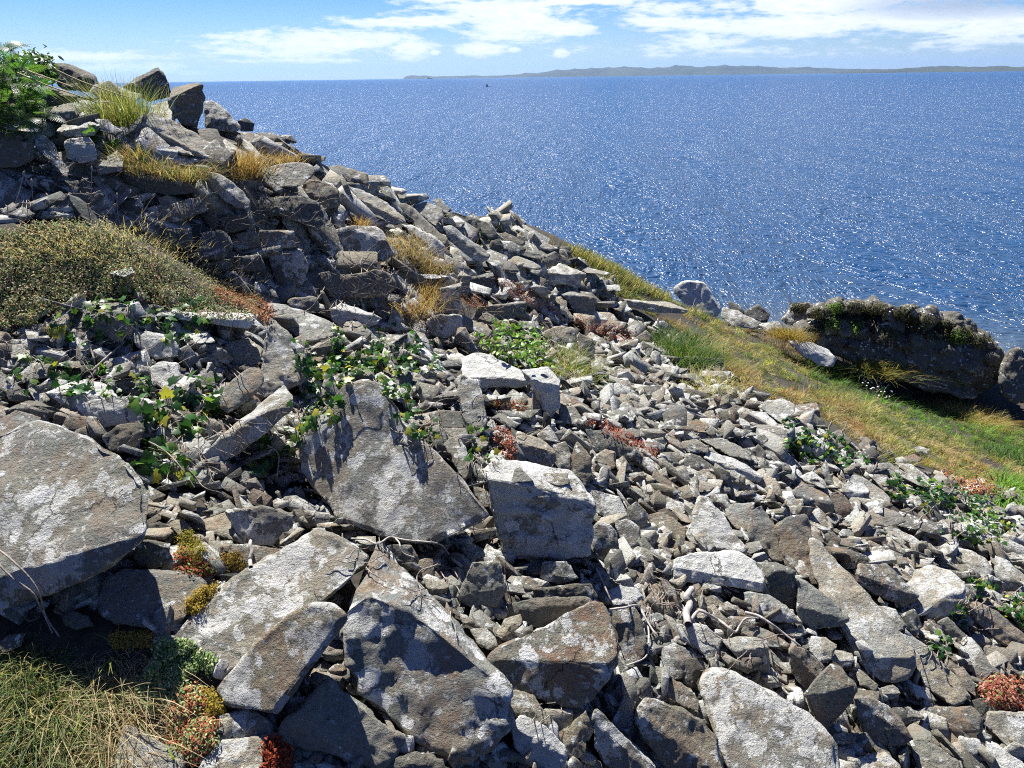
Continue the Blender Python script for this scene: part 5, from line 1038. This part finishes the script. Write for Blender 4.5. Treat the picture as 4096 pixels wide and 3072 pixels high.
stem_thing('dry_stem', 'short pale hooked stem under the bar-shaped slab', 'stem', [Z('4', '1690,1390 1760,1450 1750,1600')], .003, STEM, .06, .3)
stem_thing('dry_stem', 'thick grey stem leaning on the block-shaped dark rock', 'stem', [Z('4', '590,915 680,830 760,760'), Z('4', '560,760 590,830 600,890')], .0045, STEM, .03, .3)
stem_thing('dry_stem', 'long straw bramble stems arching from the fern bush', 'stem', [Z('1', '180,450 350,510 500,570 620,640 720,640'), Z('1', '110,460 300,540 480,600 610,650'), Z('1', '330,430 480,500 640,560 830,620'), Z('1', '330,420 420,490 520,570')], .0045, plain('straw_stem', (.35, .28, .12), (.5, .42, .2), 9), .3, .5, D=4.6)
rg = random.Random(12)
for i, (fr, x, y, tx, ty) in enumerate([('1', 575, 1400, 580, 1070), ('1', 545, 1420, 600, 1250), ('1', 500, 1420, 610, 1240), ('1', 760, 1420, 740, 1240), ('1', 820, 1440, 970, 1240), ('1', 980, 1420, 1100, 1320), ('1', 400, 1400, 300, 1240), ('1', 250, 1400, 200, 1150), ('1', 640, 1420, 720, 1300), ('1', 870, 1400, 960, 1350), ('1', 700, 1400, 590, 1340), ('1', 60, 1380, 150, 1100)]):
    a = z(fr, x, y); b = z(fr, tx, ty); c = ((a[0] + b[0]) / 2 + rg.uniform(-6, 6), (a[1] + b[1]) / 2 + rg.uniform(-4, 4)); q = drape([a, c, b], 0, 3.7, 6)
    L = [tube(q, .0016)]; e = q[-1]; dirv = (q[-1] - q[-2]); dirv /= np.linalg.norm(dirv)
    L.append(tube(np.array([e - dirv * .012 + dirv * .03 * f for f in np.linspace(0, 1, 5)]), np.array([.001, .0045, .006, .004, .0008]), 6)); V, F = merge(L)
    o = link('seed_stalk', mesh_np('seed_stalk', V, F, smooth=True, loc=q[0]), STEM); o.location = q[0]
    tag(o, 'thin dry seed stalk standing in front of the dark wall at the left', 'seed stalk', 'dry seed stalks before the wall')

# ------------------------------------------------ leaves
def leaf_shape(kind):
    if kind == 'ivy':
        o = [(0, -.1), (.28, -.28), (.55, -.1), (.42, .18), (.62, .42), (.30, .50), (0, 1.0), (-.30, .50), (-.62, .42), (-.42, .18), (-.55, -.1), (-.28, -.28)]
    else:
        o = [(0, 0), (.18, .15), (.26, .42), (.15, .75), (0, 1), (-.15, .75), (-.26, .42), (-.18, .15)]
    V = [(0, .25, .05)] + [(x, y, -.10 * (abs(x) ** 1.3) - .12 * y * y) for x, y in o]; n = len(o)
    return np.array(V), np.array([(0, i + 1, (i + 1) % n + 1) for i in range(n)])
def leaves(P0, N0, size, col, kind, seed, tilt=.6):
    r = np.random.default_rng(seed); LV, LF = leaf_shape(kind); n = len(P0)
    nn = N0 + r.normal(0, tilt, (n, 3)) + [0, 0, .35]; nn /= np.linalg.norm(nn, axis=1)[:, None]; d = r.normal(0, 1, (n, 3)) + [0, -.5, -.3]; x = np.cross(d, nn); x /= np.linalg.norm(x, axis=1)[:, None] + 1e-9; y = np.cross(nn, x)
    s = size[:, None, None]; V = P0[:, None] + s * (LV[None, :, :1] * x[:, None] + LV[None, :, 1:2] * y[:, None] + LV[None, :, 2:] * nn[:, None])
    F = (np.arange(n) * len(LV))[:, None, None] + LF[None]; return V.reshape(-1, 3), F.reshape(-1, 3), np.repeat(col, len(LV), 0)
IV = [(.035, .11, .022), (.02, .065, .016), (.12, .22, .03), (.30, .30, .04)]
def leafy(name, label, cat, poly, n, sz, cols, wts, seed, kind='ivy', lift=.03, stems=0, clump=.9, tilt=.6, avoidlit=None):
    rg = random.Random(seed); g = []; pts0 = seedpts(poly, n * 3, seed)
    for p, nr, u, v in pts0:
        if vnoise(np.array([[u / 28., v / 20., seed]]), 3)[0] > -.25 * 0 + (.28 - clump * .5): g.append((p, nr))
        if len(g) >= n: break
    if not g: return
    r = np.random.default_rng(seed); Pn = np.array([a for a, _ in g]); Nn = np.array([b for _, b in g]); Pn = Pn + Nn * r.uniform(.2, 1, (len(g), 1)) * lift + [0, 0, .005]
    D = np.linalg.norm(Pn - CAM, axis=1); V, F, cc = leaves(Pn, Nn, r.uniform(sz[0], sz[1], len(g)), mixcol(len(g), cols, wts, r, .3), kind, seed, tilt)
    base = Pn.mean(0); base[2] = Pn[:, 2].min()
    if stems:
        e = empty(name, base); tag(e, label, cat); f = link('foliage', mesh_np('foliage', V, F, col=cc, loc=base), LEAF, e)
        L = [tube(q, .0014 * D.mean() / 3) for q in (drape(p_, .015) for p_ in wander(rg, poly, stems, 70, .4)) if q is not None]; V, F = merge(L)
        link('stem', mesh_np('stem', V, F, smooth=True, loc=base), STEM, e); return e
    o = link(name, mesh_np(name, V, F, col=cc, loc=base), LEAF); o.location = base; return tag(o, label, cat)
IVP = [('large-leaved ivy spreading around the block-shaped dark rock', Z('4', '300,520 850,420 1350,480 1400,640 1150,780 850,760 500,760 150,640'), 130, (.020, .040), 21),
 ('ivy trailing over the white-topped slab at the left', Z('4', '0,850 500,850 900,950 1000,1080 700,1150 300,1060 0,1080'), 110, (.016, .034), 22),
 ('dark shaded ivy in the hollow left of the bar-shaped slab', Z('4', '850,1050 1350,950 1450,1100 1300,1300 1200,1650 850,1600 900,1300'), 120, (.022, .048), 23),
 ('ivy hanging between the bar-shaped slab and the tilted slab', Z('4', '1800,1020 2212,1000 2150,1250 1900,1400 1700,1600 1500,1560 1700,1330 1850,1250'), 110, (.018, .036), 24),
 ('ivy with yellow-green leaves behind the tilted slab', Z('6', '-50,40 500,0 700,60 600,150 400,230 200,300 0,350'), 190, (.016, .036), 25),
 ('ivy strand creeping down the edge of the tilted slab', Z('6', '450,250 620,260 720,400 830,560 800,620 650,580 520,400'), 70, (.018, .034), 26),
 ('ivy sprigs by the narrow pale pillar stone', Z('6', '930,520 1120,520 1130,700 980,760'), 22, (.022, .036), 27),
 ('ivy creeping among the flat stones above the centre', Z('2', '0,1300 500,1250 700,1400 750,1550 300,1620 0,1600'), 170, (.018, .036), 28),
 ('ivy around the white tapering slab', Z('3', '780,1000 1050,1060 1300,1250 1280,1330 1100,1300 880,1260 800,1160'), 230, (.018, .036), 29),
 ('ivy patch between the thin slabs on the right', Z('3', '1400,1330 1750,1380 2000,1480 1900,1560 1600,1500 1420,1470'), 200, (.018, .036), 30),
 ('ivy carpet above the pinkish spotted stone at the right', Z('8', '1550,0 1850,60 2212,200 2212,330 1900,330 1650,250 1600,100'), 330, (.014, .030), 31),
 ('ivy below the pale angular stone at the right edge', Z('8', '1880,530 2212,640 2212,850 2050,730 1930,660'), 130, (.014, .030), 32),
 ('ivy tuft in the dark gap under the cream block', Z('8', '1640,870 1760,880 1780,1000 1700,1040 1640,960'), 30, (.014, .028), 33),
 ('ivy leaves left of the long pale-edged bar of rock', Z('8', '1750,700 1900,680 1950,780 1850,830 1740,770'), 35, (.014, .026), 34)]
for lab, poly, n, sz, sd in IVP: leafy('ivy_plant', lab, 'ivy', poly, n, sz, IV, [5, 4, 2, 1], sd, stems=8)
leafy('ivy_leaf', 'single large ivy leaf under the edge of the large left boulder', 'leaf', Z('5', '440,640 500,630 500,680 440,680'), 1, (.085, .09), [(.03, .12, .02)], [1], 60, tilt=.2)
leafy('nettle_plant', 'bright green leafy weed growing beside the wall stone', 'weed', Z('2', '1040,1260 1250,1290 1420,1380 1420,1520 1250,1560 1030,1450'), 420, (.03, .06), [(.20, .36, .05), (.10, .22, .03), YG], [3, 3, 1], 35, 'leaf', .14, stems=10, clump=1.6)
leafy('bramble_plant', 'small green bramble behind the dark stone at the wall top', 'bramble', Z('1', '560,810 740,850 740,960 600,930'), 45, (.03, .055), [(.10, .22, .04), (.25, .34, .06)], [3, 1], 36, 'leaf', .05, stems=4)
# ------------------------------------------------ sedum, moss, ground cover
def cover(name, label, cat, poly, n, sz, cols, wts, seed, lift=.02, stuff=False, keep=None):
    g = seedpts(poly, n // 4, seed, keep); 
    if not g: return
    r = np.random.default_rng(seed); Pn = np.repeat(np.array([a[0] for a in g]), 4, 0); n = len(Pn); Nn = np.repeat(np.array([a[1] for a in g]), 4, 0)
    uvw = Pn * 18; lump = .5 + .5 * fbm(uvw, seed, 2); D = np.linalg.norm(Pn - CAM, axis=1)
    Pn = Pn + r.normal(0, .006, (n, 3)) * (D / 2.5)[:, None] + Nn * (lift * np.clip(lump, 0, 1.3) * r.uniform(.3, 1, n))[:, None]
    V, F, cc = leaves(Pn, Nn, r.uniform(sz[0], sz[1], n), mixcol(n, cols, wts, r, .22), 'leaf', seed, .8)
    base = Pn.mean(0); base[2] = Pn[:, 2].min(); o = link(name, mesh_np(name, V, F, col=cc, loc=base), COVER); o.location = base
    return tag(o, label, cat, kind='stuff' if stuff else None)
SG, SR, SP, MO = (.17, .23, .09), (.27, .085, .05), (.34, .28, .19), (.25, .20, .04)
cover('ground_cover', 'low sedum and dry grass covering the mound at the left', 'ground cover', MOUND, 30000, (.006, .013), [(.20, .26, .11), (.12, .18, .06), (.46, .39, .25), (.22, .16, .09), SR], [4, 3, 5, 1, 1], 50, .045, True)
tuft('short pale dry grass along the top of the mound at the left', [(60,500),(140,490),(220,495),(300,510),(360,540),(420,570),(470,600),(180,520),(90,520),(300,540)], 3600, (.02, .07), .0024, [(.45, .38, .24), ST, (.2, .22, .08)], [3, 3, 1], .13, (.1, -.1), (.1, .7), 33, fan=.4)
for lab, fr, s, n, cols, w, sz in [
    ('reddish sedum on the right shoulder of the mound', '4', '1330,400 1650,450 1740,540 1700,620 1560,540 1350,470', 3600, [SR, (.45, .24, .14), SG], [4, 3, 1], (.008, .014)),
    ('pale green sedum cushion among the mottled slabs', '5', '930,900 1100,900 1290,1020 1260,1080 1100,1100 1090,1300 850,1320 740,1200 900,1060', 5200, [SG, (.16, .26, .09), (.42, .46, .25)], [4, 3, 2], (.006, .011)),
    ('red and green sedum below the pale green cushion', '5', '1000,1350 1120,1180 1200,1200 1290,1400 1280,1520 1150,1620 1000,1540', 4600, [SG, SR, (.42, .46, .22), (.45, .2, .1)], [3, 3, 2, 2], (.006, .011)),
    ('deep red sedum plant at the bottom edge', '5', '1560,1500 1640,1470 1720,1560 1690,1680 1540,1690', 1500, [(.24, .05, .025), (.32, .08, .035)], [1, 1], (.006, .012)),
    ('red sedum and moss on top of the brown block', '5', '1030,400 1120,370 1250,440 1260,520 1180,530 1030,490', 1700, [(.3, .07, .06), SG, MO], [3, 2, 2], (.006, .011)),
    ('red stonecrop mat at the right edge near the corner', '8', '1940,1160 2060,1110 2230,1130 2230,1310 2100,1310 1960,1240', 2600, [SR, (.5, .26, .2), SG], [4, 2, 1], (.010, .018)),
    ('rust-coloured stonecrop mat below the grass bank', '3', '1700,1270 1900,1240 2040,1330 2060,1450 1880,1440 1740,1340', 3000, [(.36, .13, .06), (.45, .28, .16), OR], [4, 2, 2], (.014, .024)),
    ('red sedum in the scree beside the dome-shaped rock', '6', '1640,480 1760,480 1900,560 2090,680 2020,690 1850,600 1700,530', 1700, [(.28, .09, .07), (.36, .16, .11)], [1, 1], (.008, .015)),
    ('red sedum under the cap slab', '6', '1120,360 1280,370 1330,420 1230,420 1120,390', 700, [SR, SG], [3, 1], (.008, .014)),
    ('red sedum streak among stones left of the tan block', '6', '1130,520 1230,560 1250,700 1190,700 1110,600', 900, [SR, (.5, .25, .2)], [3, 1], (.008, .014)),
    ('reddish sedum on the rubble in the middle of the slope', '2', '1560,1210 1760,1240 1980,1320 1900,1380 1680,1320', 1500, [SR, (.4, .22, .16)], [3, 2], (.014, .024)),
    ('reddish sedum at the centre of the slope', '2', '1080,960 1200,1000 1500,1180 1400,1180 1150,1060', 1300, [SR, (.4, .22, .16)], [3, 2], (.012, .022)),
    ('sedum between stones at the left part of the slope', '2', '860,1080 960,1100 1060,1140 960,1170 880,1140', 1100, [SR, SG], [3, 1], (.010, .018))]:
    if fr in '236' : n = int(n * .62)
    cover('sedum_clump', lab, 'sedum', Z(fr, s), n, sz, cols, w, 70 + len(lab), .03)
for lab, fr, s, n, cols in [
    ('olive gold moss cushion near the sharp-topped rock', '5', '1050,280 1140,260 1210,370 1180,440 1060,430', 2200, [MO, (.2, .2, .03)]),
    ('golden moss growing along the flat slab edge', '5', '1110,680 1200,590 1300,580 1240,650 1180,740 1110,740', 1800, [MO, (.36, .22, .03)]),
    ('small gold moss cushion beside the pale squared stone', '5', '1190,1200 1290,1210 1320,1320 1240,1350 1180,1290', 1600, [MO, (.38, .27, .04)]),
    ('brown moss cushion left of the upright root', '5', '1300,400 1400,390 1450,470 1340,490', 1000, [(.22, .14, .04), MO]),
    ('orange moss tuft above the matted grass', '5', '660,880 880,860 920,940 700,950', 1800, [(.36, .22, .05), MO]),
    ('yellow-green moss patch among the ivy at the left', '4', '300,650 400,640 390,690 310,700', 500, [MO, SG])]:
    cover('moss_cushion', lab, 'moss', Z(fr, s), n, (.004, .008), cols, [2, 1], 90 + len(lab), .025)
# cushions on the outcrop
rgc = random.Random(8)
for i, (x, y, w, h_) in enumerate([(1090,345,42,20),(1215,335,50,18),(1345,350,60,26),(1490,375,55,30),(1620,420,70,28),(1750,450,50,30),(1870,490,60,26),(1970,540,50,26),(1080,440,50,28),(1220,460,36,30),(1420,500,50,36),(1570,470,60,34),(1700,500,70,30),(1820,520,60,40),(880,345,50,20),(985,480,50,40),(1000,370,40,20)]):
    poly = Z('3', ' '.join('%f,%f' % (x + math.cos(a) * w, y + math.sin(a) * h_) for a in np.linspace(0, 5.6, 8)))
    grn = i in (0, 8, 13, 9)
    ords = ['first', 'second', 'third', 'fourth', 'fifth', 'sixth', 'seventh', 'eighth']
    where = ('%s cushion from the left along the crest of the outcrop' % ords[i]) if i < 8 else ('%s cushion from the left on the face of the outcrop' % ords[i - 8]) if i < 14 else ['cushion on the pale rounded rock left of the outcrop', 'cushion in the notch at the left end of the outcrop', 'small cushion topping the left end of the outcrop', 'cushion on the dark rock beside the white boulder by the sea'][i - 14]
    cover('thrift_cushion', ('greener ' if grn else 'faded brown ') + where, 'cushion plant', poly, 700, (.022, .04), [(.16, .24, .06), (.1, .16, .04)] if grn else [(.11, .10, .065), (.15, .13, .09), (.06, .07, .035)], [1, 1] if grn else [3, 1, 3], 120 + i, .05)['group'] = 'thrift cushions on the outcrop'
# thrift flowers
fv, ff = [], []; q = tube([(0, 0, 0), (.004, 0, .07), (0, 0, .14)], .0018, 4)
bm = bmesh.new(); bmesh.ops.create_icosphere(bm, subdivisions=1, radius=.014); hv = np.array([v.co for v in bm.verts]) * [1, 1, .75] + [0, 0, .145]; hf = np.array([[v.index for v in f.verts] for f in bm.faces]); bm.free()
FW_ = plain('petal_white', (.75, .68, .70), (.85, .8, .8), 80, .7); FP_ = plain('petal_pink', (.62, .30, .45), (.7, .42, .55), 80, .7)
sm_ = mesh_np('stalk', *q); sm_.materials.append(STEM); hm1 = mesh_np('flower_head', hv, hf); hm1.materials.append(FW_); hm2 = mesh_np('flower_head', hv, hf); hm2.materials.append(FP_)
rgf = random.Random(2)
for poly, n in ((Z('3', '1120,720 1260,720 1380,830 1480,930 1350,930 1200,820'), 46), (Z('3', '1190,560 1420,570 1480,620 1250,640'), 16), (Z('3', '1380,380 1800,420 1700,520 1450,520'), 14)):
    for p, nr, u, v in seedpts(poly, n, 200 + n):
        e = empty('thrift_flower', p - np.array([0, 0, .01])); pink = rgf.random() < .22; e.rotation_euler = (rgf.gauss(0, .2), rgf.gauss(0, .2), rgf.uniform(0, 6)); e.scale = [rgf.uniform(.8, 1.2)] * 3
        link('stalk', sm_, None, e); link('flower_head', hm2 if pink else hm1, None, e)
        tag(e, 'small pink thrift flower on a thin stalk near the outcrop' if pink else 'small white thrift flower on a thin stalk near the outcrop', 'flower', 'thrift flowers before the outcrop')

# ------------------------------------------------ bracken bush, top left
def frond(root, d0, L, sag, seed):
    r = random.Random(seed); n = 16; d = np.array(d0, float); d /= np.linalg.norm(d); p = np.array(root, float); pts_ = [p.copy()]
    for k in range(n): d = d + np.array([0, 0, -sag / n]); d /= np.linalg.norm(d); p = p + d * L / n; pts_.append(p.copy())
    P_ = np.array(pts_); V, F, o = [], [], 0
    side = np.cross(d0, [0, 0, 1]); side /= np.linalg.norm(side) + 1e-9; roll = r.uniform(-.7, .7)
    for k in range(3, n + 1):
        f = k / n; t = P_[k] - P_[k - 1]; t /= np.linalg.norm(t); nn = np.cross(side, t); s2 = side * math.cos(roll) + nn * math.sin(roll); pl = L * .34 * (1 - f) ** .8 * (.5 + min(1, (k - 2) / 4) * .5) + .008
        for sgn in (1, -1):
            dv = s2 * sgn + t * .35; dv /= np.linalg.norm(dv); up_ = np.cross(dv, t)
            m_ = 6
            for j in range(m_):
                a = P_[k] + dv * pl * j / m_ - np.array([0, 0, 1]) * pl * .12 * (j / m_) ** 2; lw = pl * .26 * (1 - j / m_ * .85)
                b = a + dv * pl / m_ * .9; V += [a, b, a + dv * pl / m_ * .6 + t * lw, a + dv * pl / m_ * .6 - t * lw]; F += [(o, o + 2, o + 1), (o, o + 1, o + 3)]; o += 4
    return np.array(V), np.array(F), P_
rb = random.Random(31); L1, L2, cl_, off = [], [], [], 0; VV, FF, CC = [], [], []; ST_ = []
root0 = CAM + ray(30 * S, 260 * S) * 5.0
for i in range(330):
    u, v = rb.uniform(-60, 100), rb.uniform(95, 285); D = rb.uniform(4.5, 5.3)
    if v < 105 + max(0, u - 0) * .95: continue
    p = CAM + ray(u * S, v * S) * D; d0 = (rb.gauss(.2, .6), rb.gauss(-.4, .5), rb.uniform(.15, 1.1)); V, F, Pp = frond(p, d0, rb.uniform(.12, .24), rb.uniform(.5, 1.8), i)
    VV.append(V); FF.append(F + off); off += len(V); c = np.array(rb.choice([(.07, .20, .03), (.05, .15, .025), (.13, .26, .05), (.03, .09, .02)])) * rb.uniform(.7, 1.2); CC.append(np.tile(c, (len(V), 1))); ST_.append(tube(Pp, .0025 * np.linspace(1, .3, len(Pp)), 4))
e = empty('bracken_bush', root0); tag(e, 'lush green bracken bush spilling over the wall top at the top left corner', 'fern bush')
link('frond_foliage', mesh_np('frond_foliage', np.concatenate(VV), np.concatenate(FF), col=np.concatenate(CC), loc=root0), LEAF, e)
V, F = merge(ST_); link('frond_stem', mesh_np('frond_stem', V, F, loc=root0), plain('green_stem', (.10, .13, .03), (.22, .2, .06), 9), e)
leafy('leafy_shrub', 'dark small-leaved shrub at the right side of the bracken', 'shrub', Z('1', '150,300 280,310 380,460 380,560 250,600 100,560'), 900, (.03, .055), [DG_, (.06, .12, .03), (.12, .2, .05)], [3, 3, 2], 37, 'leaf', .22, clump=1.8)

# ------------------------------------------------ far out on the water
def on_sea(u, v, dist=None):
    d = ray(u * S, v * S); t = -CAM[2] / d[2]; return CAM + d * t
a, _ = azel(1052, 184); p = on_sea(1052, 187); e = empty('navigation_buoy', (p[0], p[1], 0)); k = np.hypot(p[0], p[1]) / 1661
tag(e, 'tiny dark cone-shaped buoy alone on the open sea', 'buoy')
def lathe(prof, n=12):
    V = [(r * math.cos(a), r * math.sin(a), z_) for r, z_ in prof for a in np.arange(n) * 2 * math.pi / n]; F = [(i * n + j, i * n + (j + 1) % n, (i + 1) * n + (j + 1) % n, (i + 1) * n + j) for i in range(len(prof) - 1) for j in range(n)]
    return np.array(V), np.array(F)
V, F = lathe([(0.01, -.4), (2.6, -.4), (3, .3), (2.8, 1.0), (0.05, 1.1)]); link('float', mesh_np('float', V * k, F), DARK, e)
V, F = lathe([(1.9, 1.0), (1.2, 3.2), (.5, 5.4), (.35, 5.5), (.3, 6.6), (.02, 7.0)]); link('tower', mesh_np('tower', V * k, F), DARK, e)
a, _ = azel(929, 170); a = math.radians(a); R_ = 9000; e = empty('cargo_ship', (R_ * math.sin(a), R_ * math.cos(a), 0)); e.rotation_euler = (0, 0, -a)
tag(e, 'tiny dark ship on the horizon in front of the left end of the far land', 'ship'); k = R_ / 1661
hull = [(-5, 0), (4.2, 0), (5.4, 1.3), (4.2, 1.15), (-4.6, 1.1), (-5.3, 1.4)]; n = len(hull)
V = [(x * k, -.8 * k, zz * k) for x, zz in hull] + [(x * k, .8 * k, zz * k) for x, zz in hull]
me = bpy.data.meshes.new('hull'); me.from_pydata(V, [], [tuple(range(n)), tuple(range(2 * n - 1, n - 1, -1))] + [(i, i + n, (i + 1) % n + n, (i + 1) % n) for i in range(n)]); link('hull', me, DARK, e)
def boxm(x0, x1, y0, y1, z0, z1): return np.array([(x, y, zq) for x in (x0, x1) for y in (y0, y1) for zq in (z0, z1)], float), np.array([(0, 1, 3, 2), (4, 6, 7, 5), (0, 4, 5, 1), (2, 3, 7, 6), (0, 2, 6, 4), (1, 5, 7, 3)])
V, F = boxm(-4, -2, -.6, .6, 1.05, 3.0); link('deckhouse', mesh_np('deckhouse', V * k, F), DARK, e); V, F = boxm(.2, .5, -.15, .15, 1.05, 2.6); link('mast', mesh_np('mast', V * k, F), DARK, e)
# little white houses on the far shore
for i, u in enumerate([1868, 1874, 1880, 1893, 1846, 2011, 2040]):
    a, _ = azel(u, 165); a = math.radians(a); R_ = 6960; kk = 6960 / 1661
    V, F = boxm(-1.1, 1.1, -1, 1, 0, 1.0); Vr = np.array([(-1.15, -1.1, 1.0), (1.15, -1.1, 1.0), (1.15, 1.1, 1.0), (-1.15, 1.1, 1.0), (-1.15, 0, 1.6), (1.15, 0, 1.6)], float)
    e = empty('cottage', (R_ * math.sin(a), R_ * math.cos(a), 4 + 2 * (i % 3))); e.rotation_euler = (0, 0, -a); tag(e, 'tiny white house on the far shore of the headland', 'house', 'white houses on the far shore')
    link('wall', mesh_np('wall', V * kk, F), WHITEP, e); me = bpy.data.meshes.new('roof'); me.from_pydata([tuple(q * kk) for q in Vr], [], [(0, 1, 5, 4), (2, 3, 4, 5), (0, 4, 3), (1, 2, 5), (0, 3, 2, 1)]); link('roof', me, DARK, e)
# ------------------------------------------------ air
hz = bpy.data.materials.new('air'); hz.use_nodes = True; hz.node_tree.nodes.clear(); ht = NT(hz.node_tree)
pv = ht.new('ShaderNodeVolumePrincipled'); pv.inputs['Color'].default_value = (.28, .55, .98, 1); pv.inputs['Density'].default_value = 2.4e-5; pv.inputs['Anisotropy'].default_value = .35
ho = ht.new('ShaderNodeOutputMaterial'); hz.node_tree.links.new(pv.outputs[0], ho.inputs['Volume'])
def boxm(x0, x1, y0, y1, z0, z1): return np.array([(x, y, zq) for x in (x0, x1) for y in (y0, y1) for zq in (z0, z1)], float), np.array([(0, 1, 3, 2), (4, 6, 7, 5), (0, 4, 5, 1), (2, 3, 7, 6), (0, 2, 6, 4), (1, 5, 7, 3)])
V, F = boxm(-32000, 32000, -32000, 32000, -5.0, 420.0)
tag(link('haze', mesh_np('haze', V, F), hz), 'pale blue air between the shore and the far land', 'haze', kind='stuff')
